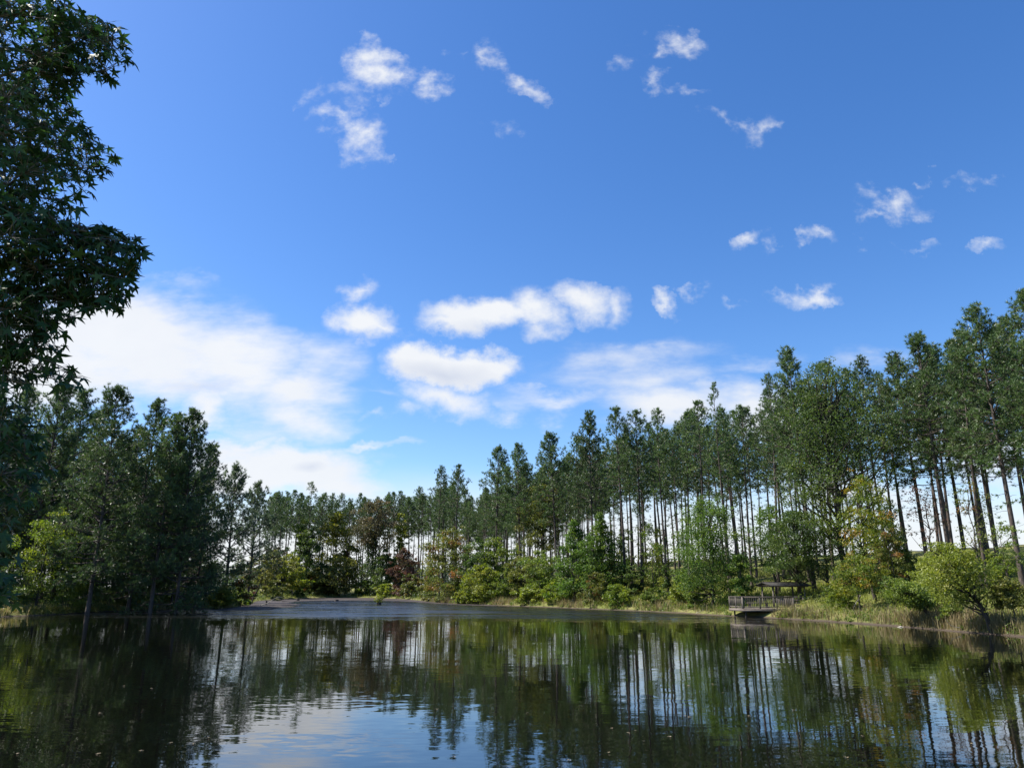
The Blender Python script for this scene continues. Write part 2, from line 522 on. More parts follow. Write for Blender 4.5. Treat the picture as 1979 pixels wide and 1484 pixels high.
def water_material():
    """Dark pond water: slopes of small ripples set the normal; a breeze ruffles the far end."""
    m, t, n, l = new_mat('pond water')
    geo = n('ShaderNodeNewGeometry')

    def nm(op, a, b=None, c=None):
        k = n('ShaderNodeMath')
        k.operation = op
        for i, v_ in enumerate((a, b, c)):
            if v_ is None:
                continue
            if hasattr(v_, 'links'):
                l(v_, k.inputs[i])
            else:
                k.inputs[i].default_value = v_
        return k.outputs[0]

    def rip(scale, sxy, seed, detail=2):
        mp = n('ShaderNodeMapping')
        mp.inputs['Scale'].default_value = (*sxy, 1)
        mp.inputs['Location'].default_value = (seed, seed, seed)
        mp.inputs['Rotation'].default_value = (0, 0, math.radians(7))
        l(geo.outputs['Position'], mp.inputs['Vector'])
        tx = n('ShaderNodeTexNoise')
        tx.inputs['Scale'].default_value = scale
        tx.inputs['Detail'].default_value = detail
        tx.inputs['Roughness'].default_value = 0.55
        l(mp.outputs[0], tx.inputs['Vector'])
        s = n('ShaderNodeVectorMath')
        s.operation = 'SUBTRACT'
        l(tx.outputs['Color'], s.inputs[0])
        s.inputs[1].default_value = (0.5, 0.5, 0.5)
        return s.outputs[0]
    a = rip(6.5, (0.32, 1.0), 0.0)
    b = rip(1.5, (0.3, 1.0), 4.0, 1)
    sm = n('ShaderNodeVectorMath')
    sm.operation = 'MULTIPLY_ADD'
    l(b, sm.inputs[0])
    sm.inputs[1].default_value = (0.45, 0.45, 0)
    l(a, sm.inputs[2])
    # where the breeze reaches
    sp = n('ShaderNodeSeparateXYZ')
    l(geo.outputs['Position'], sp.inputs[0])
    pn = n('ShaderNodeTexNoise')
    pn.inputs['Scale'].default_value = 0.05
    pn.inputs['Detail'].default_value = 3
    mp2 = n('ShaderNodeMapping')
    mp2.inputs['Scale'].default_value = (0.6, 2.0, 1)
    l(geo.outputs['Position'], mp2.inputs['Vector'])
    l(mp2.outputs[0], pn.inputs['Vector'])
    dist = nm('MULTIPLY_ADD', pn.outputs['Fac'], 9.0, nm('MULTIPLY_ADD', sp.outputs['X'], 0.11, sp.outputs['Y']))
    w = n('ShaderNodeMapRange')
    w.interpolation_type = 'SMOOTHSTEP'
    w.inputs['From Min'].default_value = 61.0
    w.inputs['From Max'].default_value = 76.0
    l(dist, w.inputs['Value'])
    pn2 = n('ShaderNodeTexNoise')
    pn2.inputs['Scale'].default_value = 0.13
    pn2.inputs['Detail'].default_value = 2
    l(mp2.outputs[0], pn2.inputs['Vector'])
    near = n('ShaderNodeMapRange')
    near.inputs['From Min'].default_value = 0.35
    near.inputs['From Max'].default_value = 0.68
    near.inputs['To Min'].default_value = 0.35
    near.inputs['To Max'].default_value = 1.25
    l(pn2.outputs['Fac'], near.inputs['Value'])
    amp = n('ShaderNodeMix')
    l(w.outputs['Result'], amp.inputs['Factor'])
    l(nm('MULTIPLY', near.outputs['Result'], CALM), amp.inputs['A'])
    l(nm('MULTIPLY', near.outputs['Result'], WIND), amp.inputs['B'])
    sc = n('ShaderNodeVectorMath')
    sc.operation = 'SCALE'
    l(sm.outputs[0], sc.inputs[0])
    l(amp.outputs['Result'], sc.inputs['Scale'])
    s3 = n('ShaderNodeVectorMath')
    s3.operation = 'MULTIPLY_ADD'
    l(sc.outputs[0], s3.inputs[0])
    s3.inputs[1].default_value = (0.5, 1, 0)
    s3.inputs[2].default_value = (0, 0, 1)
    nr = n('ShaderNodeVectorMath')
    nr.operation = 'NORMALIZE'
    l(s3.outputs[0], nr.inputs[0])
    p = n('ShaderNodeBsdfPrincipled')
    p.inputs['Base Color'].default_value = (0.0022, 0.0024, 0.0016, 1)
    p.inputs['Roughness'].default_value = 0.02
    p.inputs['IOR'].default_value = 1.65
    l(nr.outputs[0], p.inputs['Normal'])
    l(nm('MULTIPLY_ADD', w.outputs['Result'], nm('MULTIPLY', near.outputs['Result'], 0.30), 0.02), p.inputs['Roughness'])
    o = n('ShaderNodeOutputMaterial')
    l(p.outputs[0], o.inputs['Surface'])
    return m


M['ground'] = ground_material()
M['water'] = water_material()


# ------------------------------------------------------------------ shore and terrain
def on_water(px, py, z=0.0):
    uu, vv = ray(px, py)
    Y = (z - CAM_H) / vv
    return (uu * Y, Y)


SHORE_PX = [(0, 1192), (60, 1190), (106, 1188), (160, 1185), (226, 1181), (290, 1179), (354, 1177), (425, 1176.5), (460, 1174), (482, 1168), (500, 1162), (540, 1158),
            (600, 1156), (660, 1155), (720, 1155.5), (780, 1158), (830, 1163), (880, 1167), (940, 1169), (1000, 1171.5), (1060, 1173.5), (1120, 1176), (1180, 1178.5), (1240, 1181), (1300, 1184),
            (1360, 1188), (1420, 1191), (1470, 1193), (1530, 1196.5), (1590, 1200), (1650, 1204), (1720, 1209), (1800, 1215.5), (1870, 1222), (1925, 1226), (1979, 1231)]
SHORE = [on_water(*p) for p in SHORE_PX]
LAKE = np.array([(-70, 50), (-66, 30), (-40, 12), (-14, 8.2), (0, 7.6), (14, 7.4), (32, 9), (44, 20), (40, 32)][::-1][0:0] + SHORE + [(33, 33), (41, 26), (40, 16), (30, 9), (14, 7.4), (0, 7.6), (-14, 8.4), (-40, 13), (-66, 30), (-68, 52)])
EA, EB = LAKE, np.roll(LAKE, -1, axis=0)


def shore_dist(x, y):
    """Signed distance to the waterline: positive on land."""
    P = np.stack([np.atleast_1d(x), np.atleast_1d(y)], -1).astype(float)
    best = np.full(len(P), 1e18)
    inside = np.zeros(len(P), bool)
    for a, b in zip(EA, EB):
        e = b - a
        tt = np.clip(((P - a) @ e) / (e @ e), 0, 1)
        q = P - (a + tt[:, None] * e)
        best = np.minimum(best, (q * q).sum(1))
        cr = (a[1] > P[:, 1]) != (b[1] > P[:, 1])
        with np.errstate(divide='ignore', invalid='ignore'):
            xi = (b[0] - a[0]) * (P[:, 1] - a[1]) / (b[1] - a[1] + 1e-12) + a[0]
        inside ^= cr & (P[:, 0] < xi)
    d = np.sqrt(best)
    return np.where(inside, -d, d)


def sstep(x, a, b):
    t = np.clip((x - a) / (b - a), 0, 1)
    return t * t * (3 - 2 * t)


def ground_z(x, y, d=None):
    x, y = np.atleast_1d(x).astype(float), np.atleast_1d(y).astype(float)
    if d is None:
        d = shore_dist(x, y)
    az = np.arctan2(x, np.maximum(y, 0.1) + 8)
    s = 0.25 + 0.75 * sstep(az, -0.22, 0.16)
    s = np.where(y < 25, s * sstep(y, 0, 25), s)
    hill = 0.155 * np.clip(d, 0, 44) * s
    hill = hill - 0.03 * np.clip(d - 60, 0, 100) * s
    wob = 0.18 * np.sin(x * 0.31 + y * 0.17) + 0.12 * np.sin(x * 0.83 - y * 0.49 + 1.0) + 0.06 * np.sin(x * 1.7 + y * 1.9)
    z_out = 0.04 + 0.30 * sstep(d, 0, 1.3) + hill + wob * sstep(d, 1, 7) * 0.8
    z_in = -0.22 * np.clip(-d, 0, 9) - 0.03
    return np.where(d > 0, z_out, z_in)


def shoreY(px):
    return float(np.interp(px, [p[0] for p in SHORE_PX], [q[1] for q in SHORE]))


def make_ground():
    def axis(lo, hi, step, far):
        a = np.arange(lo, hi, step)
        lo_ext = [lo - e for e in far][::-1]
        hi_ext = [hi + e for e in far]
        return np.array(lo_ext + list(a) + hi_ext)
    far = [4, 10, 20, 40, 80, 160, 320, 640, 1300, 2600, 5000]
    xs = axis(-95, 95, 0.85, far)
    ys = axis(-8, 255, 0.85, far)
    X, Y = np.meshgrid(xs, ys)
    Z = ground_z(X.ravel(), Y.ravel())
    nx, ny = len(xs), len(ys)
    i = np.arange(nx * ny).reshape(ny, nx)
    f = np.stack([i[:-1, :-1], i[:-1, 1:], i[1:, 1:], i[1:, :-1]], -1).reshape(-1, 4)
    me = np_mesh('ground', np.stack([X.ravel(), Y.ravel(), Z], -1), f, M['ground'], smooth_=True)
    return tag(link('ground', me), kind='structure')


make_ground()
wx0, wx1, wy0, wy1 = LAKE[:, 0].min() - 2, LAKE[:, 0].max() + 2, LAKE[:, 1].min() - 1, LAKE[:, 1].max() + 2
wv = [(wx0, wy0, 0), (wx1, wy0, 0), (wx1, wy1, 0), (wx0, wy1, 0)]
tag(link('water', np_mesh('water', wv, [(0, 1, 2, 3)], M['water'])), kind='structure')


def mudflat(pxs, seed):
    r = np.random.default_rng(seed)
    P = np.array([on_water(*p) for p in pxs])
    ring = []
    for a, b in zip(P, np.roll(P, -1, axis=0)):
        k = max(2, int(np.hypot(*(b - a)) / 0.6))
        for j in range(k):
            ring.append(a + (b - a) * j / k)
    ring = np.array(ring) + r.normal(0, 0.22, (len(ring), 2))
    me = bpy.data.meshes.new('mudflat')
    n = len(ring)
    vv = [(x, y, 0.035) for x, y in ring] + [(x, y, -0.06) for x, y in ring]
    me.from_pydata(vv, [], [tuple(range(n))] + [(i, (i + 1) % n, n + (i + 1) % n, n + i) for i in range(n)])
    me.materials.append(M['mud'])
    tag(link('mudflat', me), kind='structure')


mudflat([(420, 1178), (470, 1179.5), (520, 1177.5), (540, 1175), (500, 1174.6), (560, 1173.5), (578, 1172.4), (545, 1170.6), (583, 1169), (570, 1166.5), (556, 1164.5), (570, 1162.5), (500, 1160), (478, 1165), (440, 1174)], 1)
mudflat([(545, 1163), (600, 1161), (640, 1160.5), (700, 1160.3), (760, 1161), (800, 1163), (850, 1166.6), (905, 1169.4), (960, 1171), (960, 1169), (900, 1167), (840, 1161), (780, 1156.5), (700, 1154), (600, 1154.6), (545, 1157)], 2)


# ------------------------------------------------------------------ trees
def pine_meshes(seed, H=22.0, cb=0.52, R=3.0, nl=58, mat='needle', tufts=1.0, r0=0.17, droop=-4, needle=1.0, top_el=58, stubs=9, lowgap=0.5):
    """One pine: bark mesh (trunk, limbs, dead stubs) and needle mesh (bursts of needles at the twig ends)."""
    r = np.random.default_rng(seed)
    acc = Acc()
    k = 12
    tz = np.linspace(0, 1, k)
    bend = r.normal(0, 0.34, 2)
    ph = r.uniform(0, 6.28, 2)
    axis = np.stack([bend[0] * np.sin(tz * 2.6 + ph[0]) - bend[0] * np.sin(ph[0]), bend[1] * np.sin(tz * 2.2 + ph[1]) - bend[1] * np.sin(ph[1]), tz * H], -1)
    axis[0, 2] = -0.5
    rad = r0 * (1 - 0.88 * tz ** 1.15)
    rad[0] *= 1.25
    acc.tube(axis, rad, 8)
    at = lambda z: np.array([np.interp(z, axis[:, 2], axis[:, i]) for i in range(3)])
    tc, ta = [], []
    for i in range(nl):
        t = (i + r.uniform(0.0, 1.0)) / nl
        z = H * (cb + (1 - cb) * (t ** 0.92) * 0.985)
        prof = (1 - t) ** 0.62 * (lowgap + (1 - lowgap) * min(1, t * 3.2)) + 0.06
        L = R * prof * r.uniform(0.55, 1.15)
        az = i * 2.399 + r.normal(0, 0.5)
        el = math.radians(droop + (top_el - droop) * t ** 1.3 + r.normal(0, 9))
        d = np.array([math.cos(az) * math.cos(el), math.sin(az) * math.cos(el), math.sin(el)])
        p0 = at(z)
        s = np.linspace(0, 1, 5)
        path = p0 + d * (L * s)[:, None] + np.array([0, 0, 1.0]) * (0.16 * L * s ** 2.2)[:, None] + r.normal(0, 0.03 * L, (5, 3)) * s[:, None]
        rb = 0.022 + 0.013 * L
        acc.tube(path, rb * (1 - 0.8 * s), 4)
        nt_ = int((6 + 7.4 * L) * tufts)
        for j in range(nt_):
            ss = 1 - r.uniform(0, 0.72) ** 1.3
            q = np.array([np.interp(ss, s, path[:, c]) for c in range(3)])
            side = unit(d * 0.7 + r.normal(0, 0.75, 3) + np.array([0, 0, 0.35]))
            ln = r.uniform(0.15, 0.62) * (0.6 + 0.25 * L)
            e = q + side * ln
            tc.append(e)
            ta.append(unit(side + np.array([0, 0, 0.55])))
            if ln > 0.42:
                acc.tube([q, e], [0.014, 0.006], 3)
    for j in range(int(12 * tufts)):
        tc.append(at(H * (1 - 0.045 * r.uniform(0, 1) ** 2)) + r.normal(0, 0.16, 3) * np.array([1, 1, 1]))
        ta.append(unit(np.array([r.normal(0, .5), r.normal(0, .5), 1.2])))
    for j in range(stubs):
        z = H * r.uniform(0.4 * cb, cb + 0.04)
        az = r.uniform(0, 6.28)
        L = r.uniform(0.4, 1.9)
        p0 = at(z)
        d = np.array([math.cos(az), math.sin(az), r.uniform(-0.25, 0.2)])
        acc.tube([p0, p0 + d * L * 0.5, p0 + d * L + np.array([0, 0, -0.1 * L])], [0.025, 0.016, 0.006], 3)
        if r.uniform() < 0.35:
            for q in range(3):
                tc.append(p0 + d * L + r.normal(0, 0.25, 3))
                ta.append(unit(d + r.normal(0, .3, 3)))
    tc, ta = np.array(tc), np.array(ta)
    m = 15
    n = len(tc)
    c = np.repeat(tc, m, 0)
    a = np.repeat(ta, m, 0)
    d = unit(a * 0.75 + r.normal(0, 0.62, (n * m, 3)))
    ln = r.uniform(0.19, 0.37, n * m)[:, None] * needle
    side = unit(np.cross(d, r.normal(size=(n * m, 3)))) * (0.026 * needle)
    base = c + d * 0.02 - a * r.uniform(0, 0.10, (n * m, 1))
    v_ = np.stack([base - side, base + side, base + d * ln], 1).reshape(-1, 3)
    f_ = np.arange(3 * n * m).reshape(-1, 3)
    tint = np.repeat(np.clip(r.normal(0.45, 0.2, n), 0, 1), m) + r.normal(0, 0.07, n * m)
    return acc.mesh('pine_trunk', M['pine_bark'], True), np_mesh('pine_crown', v_, f_, M[mat], np.clip(tint, 0, 1))


PROTO = {}
for i, (cb_, R_, nl_p, st_) in enumerate([(.54, 2.7, 52, 10), (.57, 3.1, 50, 16), (.50, 2.9, 56, 10), (.61, 2.6, 44, 18), (.53, 3.4, 56, 14), (.48, 2.5, 56, 8), (.56, 3.3, 48, 22), (.46, 3.0, 56, 10), (.59, 2.3, 42, 14)]):
    PROTO['tall', i] = pine_meshes(100 + i, cb=cb_, R=R_, nl=nl_p, tufts=0.8, stubs=st_, lowgap=.35)
for i in range(4):
    PROTO['full', i] = pine_meshes(200 + i, cb=0.10 + 0.05 * (i % 3), R=4.6 + 0.4 * (i % 2), nl=125, tufts=1.0, r0=0.2, lowgap=0.8, stubs=5)
PROTO['spire', 0] = pine_meshes(300, cb=0.42, R=2.0, nl=40, tufts=0.6, r0=0.14)
PROTO['spire', 1] = pine_meshes(301, cb=0.46, R=3.0, nl=42, tufts=0.62, r0=0.17)
PROTO['broad', 0] = pine_meshes(310, cb=0.40, R=4.0, nl=84, tufts=1.0, r0=0.2, stubs=14)
PROTO['broad', 1] = pine_meshes(311, cb=0.44, R=3.7, nl=80, tufts=1.0, r0=0.2, stubs=14)
PROTO['young', 0] = pine_meshes(320, H=16, cb=0.20, R=4.6, nl=66, tufts=0.8, r0=0.19, mat='needle_pale', top_el=66, droop=8, needle=1.15, lowgap=0.8)
PROTO_H = {k: (16.0 if k[0] == 'young' else 22.0) for k in PROTO}


def place_pine(key, x, y, h, label, group, rz=None, lean=(0, 0), z=None):
    tr, cr = PROTO[key]
    zz = float(ground_z(x, y)[0]) if z is None else z
    root = empty('pine_tree', (x, y, zz), rng.uniform(0, 6.28) if rz is None else rz)
    root.rotation_euler[0], root.rotation_euler[1] = lean
    s = h / PROTO_H[key]
    w = s * rng.uniform(0.92, 1.08)
    root.scale = (w, w, s)
    link('trunk', tr, root)
    link('crown', cr, root)
    return tag(root, label, 'pine tree', group)


def pine_at(key, tpx, tpy, Y, label, group, lean=(0, 0), rz=None):
    uu, vv = ray(tpx, tpy)
    x, zt = uu * Y, CAM_H + vv * Y
    z0 = float(ground_z(x, Y)[0])
    return place_pine(key, x, Y, zt - z0, label, group, rz, lean)


def px_of(x, y, z):
    c, s = math.cos(PITCH), math.sin(PITCH)
    f = y * c + (z - CAM_H) * s
    up = -y * s + (z - CAM_H) * c
    return PW / 2 + F_PX * x / f, PH / 2 - F_PX * up / f


ENV = {
    'ovoid': lambda t: np.sqrt(np.clip(1 - (2 * t - 0.9) ** 2 / 1.21, 0.02, 1)),
    'cone': lambda t: np.clip((1 - t) ** 0.75 * (0.55 + 0.45 * np.minimum(1, t * 4)), 0.04, 1),
    'dome': lambda t: np.sqrt(np.clip(1 - (t * 0.98) ** 2.4, 0.02, 1)) * (0.78 + 0.22 * np.minimum(1, t * 3)),
    'vase': lambda t: np.clip(0.35 + 0.9 * t, 0, 1) * np.sqrt(np.clip(1 - (t * 0.98) ** 5, 0.02, 1)),
    'column': lambda t: np.clip(np.sqrt(1 - np.clip(t, 0, .99) ** 3) * (0.7 + 0.3 * np.sin(t * 9)), 0.05, 1),
}


def broadleaf(name, x, y, h, w, mat, label, cat='tree', shape='ovoid', cb=0.15, clumps=95, leaves=85, leaf=0.13, bark='dark_bark', r0=None, lean=(0.0, 0.0), stems=1,
              seed=0, group=None, flat=0.55, airy=0.55, vine=None, hang=0.0, spread=1.0, z=None):
    """A leafy tree or shrub: tapered trunk(s) and limbs reaching to leaf clumps spread through the crown's volume."""
    r = np.random.default_rng(seed + 5000)
    zz = float(ground_z(x, y)[0]) if z is None else z
    root = empty(name, (x, y, zz))
    R = w / 2
    r0 = r0 or max(0.03, 0.011 * h + 0.02)
    lean = np.array([lean[0], lean[1], 0.0])
    acc = Acc()
    env = ENV[shape]
    # crown clumps
    t = r.uniform(0, 1, clumps) ** 0.9
    ang = r.uniform(0, 2 * PI, clumps)
    lob = 1 + 0.30 * np.sin(ang * 2 + r.uniform(0, 6)) * np.sin(t * 5 + r.uniform(0, 6)) + 0.20 * np.sin(ang * 3 + t * 8 + r.uniform(0, 6))
    rr = R * env(t) * lob * r.uniform(0.0, 1.0, clumps) ** 0.45 * 0.88
    cz = h * (cb + (1 - cb) * t) - 0.03 * h
    C = np.stack([np.cos(ang) * rr, np.sin(ang) * rr, cz], -1)
    C += lean * (cz / h)[:, None] ** 1.0 * h
    shoot = r.uniform(0, 1, clumps) < 0.16
    C[shoot, :2] *= r.uniform(1.1, 1.45, (int(shoot.sum()), 1))
    C[shoot, 2] += h * r.uniform(0.0, 0.10, int(shoot.sum())) * (C[shoot, 2] / h)
    cr = (0.075 * w + 0.05 * h * (1 - cb) ** 0.5 * 0.5 + 0.10) * r.uniform(0.5, 1.45, clumps) * spread * np.where(shoot, 0.6, 1.0) * (0.42 + 0.62 * env(t))
    nl_ = np.maximum(6, (leaves * (cr / cr.mean()) ** 1.6 * r.uniform(1 - airy, 1, clumps)).astype(int))
    c = np.repeat(C, nl_, 0)
    k = np.repeat(cr, nl_)[:, None]
    off = unit(r.normal(size=c.shape)) * r.uniform(0, 1, (len(c), 1)) ** 0.42 * np.array([1, 1, flat])
    P = c + off * k
    if hang:
        P[:, 2] -= hang * r.uniform(0, 1, len(P)) ** 2 * (1 - np.clip(P[:, 2] / h, 0, 1)) * 0.5 * h
    P[:, 2] = np.maximum(P[:, 2], 0.06)
    v_, f_ = leaf_quads(P, leaf, r)
    ct = np.clip(r.normal(0.45, 0.22, clumps), 0, 1)
    tint = np.clip(np.repeat(ct, nl_) + r.normal(0, 0.10, len(P)), 0, 1)
    # trunk and limbs
    for s_ in range(stems):
        k = 8
        tz = np.linspace(0, 1, k)
        th = h * r.uniform(0.72, 0.9) if stems == 1 else h * r.uniform(0.5, 0.85)
        out = np.array([math.cos(s_ * 2.1 + seed), math.sin(s_ * 2.1 + seed), 0]) * (0.0 if stems == 1 else R * 0.45)
        pa = np.stack([0 * tz, 0 * tz, tz * th], -1) + lean * (tz * th)[:, None] + out * (tz ** 1.2)[:, None] + np.cumsum(r.normal(0, 0.012 * h, (k, 3)) * np.array([1, 1, 0]), 0)
        pa -= pa[0]
        if stems > 1:
            pa += out * 0.25
        pa[0, 2] = -0.35
        rs = r0 if stems == 1 else r0 * 0.6
        acc.tube(pa, rs * (1 - 0.85 * tz) * np.where(tz == 0, 1.3, 1), 7)
        nb = max(5, clumps // (5 * stems))
        for j in r.choice(clumps, min(nb, clumps), replace=False):
            tgt = C[j]
            zs = np.clip(tgt[2] - r.uniform(0.08, 0.25) * h, 0.10 * h, th * 0.95)
            p0 = np.array([np.interp(zs, pa[:, 2], pa[:, i]) for i in range(3)])
            mid = (p0 + tgt) / 2 + np.array([0, 0, -0.02 * h]) + r.normal(0, 0.02 * h, 3)
            acc.tube([p0, mid, tgt], [rs * 0.42, rs * 0.26, rs * 0.08], 4)
    link('trunk', acc.mesh('broadleaf_trunk', M[bark], True), root)
    link('crown', np_mesh('broadleaf_crown', v_, f_, M[mat], tint), root)
    if vine:
        n = 3800
        tt = r.uniform(0, 1, n)
        aa = r.uniform(0, 6.28, n)
        rv = w * 0.26 * (1 - 0.55 * tt) * r.uniform(0, 1, n) ** 0.5 * (1 + 0.3 * np.sin(tt * 14 + aa))
        P = np.stack([np.cos(aa) * rv, np.sin(aa) * rv, tt * h * 0.66], -1) + lean * (tt * 0.66 * h)[:, None]
        v_, f_ = leaf_quads(P, leaf, r)
        link('vine', np_mesh('vine_leaves', v_, f_, M[vine], np.clip(r.normal(0.4, 0.2, n), 0, 1)), root)
    return tag(root, label, cat, group)


LANDMARK = []          # (photo px, short phrase) of the trees that other trees are described by


def leafy(px, off, tpy, wpx, mat, label, short=None, **kw):
    """Broadleaf tree whose foot stands `off` metres behind the waterline in the direction px."""
    Y = shoreY(px) + off
    uu, _ = ray(px, 1150)
    x = uu * Y
    _, vt = ray(px, tpy)
    z0 = float(ground_z(x, Y)[0])
    h = CAM_H + vt * Y - z0
    w = wpx * Y / F_PX
    kw['leaf'] = kw.get('leaf', max(0.15, 0.0023 * Y)) * (1.25 if 'leaf' in kw else 1)
    kw.setdefault('name', 'broadleaf_tree')
    kw.setdefault('seed', int(px * 3 + tpy))
    name = kw.pop('name')
    if short:
        LANDMARK.append((px, short))
    return broadleaf(name, x, Y, h, w, mat, label, **kw)


# --- left bank
leafy(72, 2.5, 985, 118, 'lime', 'sunlit yellow-green sapling at the water edge under the overhanging star-leaved branches', 'sunlit yellow-green sapling', clumps=110, cb=0.12)
leafy(172, 4, 1012, 110, 'deep', 'dull green leafy tree between the sunlit sapling and the dark pines', cb=0.1, clumps=90)
leafy(135, 2, 1105, 90, 'mid', 'low mid-green shrub at the foot of the sunlit yellow-green sapling', name='shrub', cat='shrub', stems=3, cb=0.0, clumps=60)
leafy(28, 3, 1080, 80, 'deep', 'dark shrub at the very edge of the picture beside the sunlit sapling', name='shrub', cat='shrub', stems=3, cb=0.0, clumps=60)
leafy(250, 2.2, 1128, 62, 'olive', 'small olive shrub beside the thick pine trunk on the shaded bank', name='shrub', cat='shrub', stems=3, cb=0.0, clumps=45)
leafy(292, 2.4, 1122, 80, 'mid', 'low green shrub in the shade at the foot of the dark pines', name='shrub', cat='shrub', stems=3, cb=0.0, clumps=50)
leafy(345, 4, 1085, 90, 'deep', 'dark green bushy undergrowth tree beneath the dense pines', cb=0.05, clumps=80)
leafy(400, 3, 1085, 84, 'olive', 'olive shrub at the outer end of the dark pine stand', 'olive shrub ending the dark stand', cb=0.0, stems=2, clumps=80, name='shrub', cat='shrub')
leafy(428, 1.6, 1135, 60, 'gold', 'low golden shrub on the point where the left shore ends', cb=0.0, stems=3, clumps=50, name='shrub', cat='shrub')
leafy(462, 3, 1090, 60, 'rustdome', 'rust tinged shrub behind the foot of the pale young pine', cb=0.0, stems=3, clumps=60, name='shrub', cat='shrub')
leafy(484, 6, 1078, 34, 'red', 'small red shrub showing between the pine trunks of the point', cb=0.1, stems=2, clumps=40, name='shrub', cat='shrub', z=None)
leafy(486, 1.0, 1062, 92, 'olive', 'olive tree leaning out over the mudflat on a slanting dark trunk', 'leaning olive tree', lean=(0.42, -0.1), cb=0.42, clumps=70, r0=0.14)
leafy(470, 1.0, 1140, 50, 'mid', 'low green bush at the tip of the point by the mudflat', cb=0.0, stems=3, clumps=40, name='shrub', cat='shrub')
# --- far end of the pond
leafy(545, 4, 1066, 70, 'gold', 'golden-olive tree at the back of the mudflat', 'golden-olive tree', cb=0.18, clumps=80)
leafy(528, 9, 1055, 50, 'brown', 'brownish thin tree behind the mudflat', cb=0.2, clumps=55, airy=.5)
leafy(565, 6, 1085, 60, 'willow', 'pale willowy tree with a slim grey trunk behind the mudflat', cb=0.25, clumps=60, bark='grey_bark')
leafy(578, 18, 1000, 70, 'mid', 'narrow green tree rising behind the golden-olive tree', 'narrow green tree', shape='column', cb=0.2, clumps=90)
leafy(592, 12, 1020, 60, 'deep', 'dark green tree just beside the narrow green tree', cb=0.1, clumps=90)
leafy(640, 16, 985, 86, 'gold', 'tall yellow-green sweetgum at the far end of the pond', 'tall yellow-green sweetgum', cb=0.2, clumps=110)
leafy(612, 6, 1095, 56, 'olive', 'small olive tree on the far shore below the yellow-green sweetgum', cb=0.15, clumps=60)
leafy(655, 4, 1075, 100, 'olive', 'broad grey-olive tree spreading over the far shore', 'broad grey-olive tree', cb=0.12, clumps=110, shape='dome')
leafy(668, 14, 1050, 36, 'red', 'small dark red tree above the broad grey-olive tree', cb=0.25, clumps=50, shape='column')
leafy(618, 12, 1105, 40, 'brown', 'dull brown shrub low on the far shore', cb=0.0, stems=3, clumps=45, name='shrub', cat='shrub')
leafy(716, 6, 962, 100, 'brown', 'tall brown-topped cypress with dark vines round its trunk', 'vine-covered cypress', cb=0.5, clumps=110, airy=.5, r0=0.3, vine='deep', shape='dome')
leafy(742, 9, 1060, 56, 'deep', 'dark green tree tucked beside the vine-covered cypress', cb=0.05, clumps=80)
leafy(768, 20, 988, 52, 'gold', 'narrow sunlit yellow-green tree between the cypress and the thin pines', 'narrow sunlit tree', shape='column', cb=0.15, clumps=90)
leafy(700, 5, 1120, 46, 'mid', 'low green bush at the foot of the vine-covered cypress', cb=0.0, stems=3, clumps=45, name='shrub', cat='shrub')
leafy(745, 3, 1128, 50, 'willow', 'pale yellowish bush at the water by the maroon shrub', cb=0.0, stems=3, clumps=45, name='shrub', cat='shrub')
leafy(778, 5, 1058, 56, 'red', 'maroon-leaved small tree beside the big rounded tree', 'maroon tree', cb=0.05, stems=2, clumps=90)
leafy(792, 3, 1105, 44, 'rustdome', 'rusty low shrub at the foot of the maroon tree', cb=0.0, stems=3, clumps=55, name='shrub', cat='shrub')
leafy(868, 7, 1022, 122, 'rustdome', 'big rounded olive tree tinged with rust on top', 'big rounded rust-tinged tree', cb=0.03, clumps=210, leaves=95, shape='dome', stems=2)
leafy(918, 6, 1035, 60, 'deep', 'dark green tree on the shaded side of the big rounded tree', cb=0.03, clumps=90)
leafy(832, 4, 1095, 50, 'olive', 'olive shrub under the rim of the big rounded tree', cb=0.0, stems=3, clumps=60, name='shrub', cat='shrub')
leafy(520, 8, 1105, 60, 'olive', 'olive brush beside the mudflat behind the leaning olive tree', cb=0.0, stems=3, clumps=55, name='shrub', cat='shrub')
leafy(562, 9, 1110, 60, 'deep', 'dark brush at the back of the mudflat', cb=0.0, stems=3, clumps=55, name='shrub', cat='shrub')
leafy(600, 8, 1112, 60, 'rustdome', 'rusty brush low on the far shore by the end of the mudflat', cb=0.0, stems=3, clumps=55, name='shrub', cat='shrub')
leafy(632, 7, 1116, 50, 'olive', 'low olive brush under the tall yellow-green sweetgum', cb=0.0, stems=3, clumps=50, name='shrub', cat='shrub')
# --- middle of the right bank
leafy(958, 11, 1036, 86, 'mid', 'bright green rounded tree beyond the pale waterside willow', 'bright green rounded tree', cb=0.05, clumps=120, shape='dome')
leafy(928, 2.5, 1090, 84, 'willow', 'pale yellow-green willow shrub sloping down to the water', 'pale waterside willow', cb=0.0, stems=4, clumps=110, shape='dome', name='shrub', cat='shrub')
leafy(896, 0.8, 1142, 46, 'willow', 'low pale branch-like bush dipping into the water', cb=0.0, stems=3, clumps=40, shape='dome', name='shrub', cat='shrub')
leafy(985, 5, 1098, 70, 'mid', 'green bush right of the pale waterside willow', cb=0.0, stems=3, clumps=80, shape='dome', name='shrub', cat='shrub')
leafy(1012, 8, 1070, 80, 'olive', 'soft olive-green tree of feathery leaves in the thicket', 'feathery olive-green tree', cb=0.08, clumps=100)
leafy(1042, 6, 1062, 84, 'mid', 'leafy green tree with pale dead twigs at its foot', cb=0.1, clumps=110)
leafy(1050, 18, 930, 96, 'olive', 'tall olive broadleaf tree standing among the pines', 'tall olive broadleaf tree', cb=0.42, clumps=120, airy=.4, shape='dome', r0=0.2)
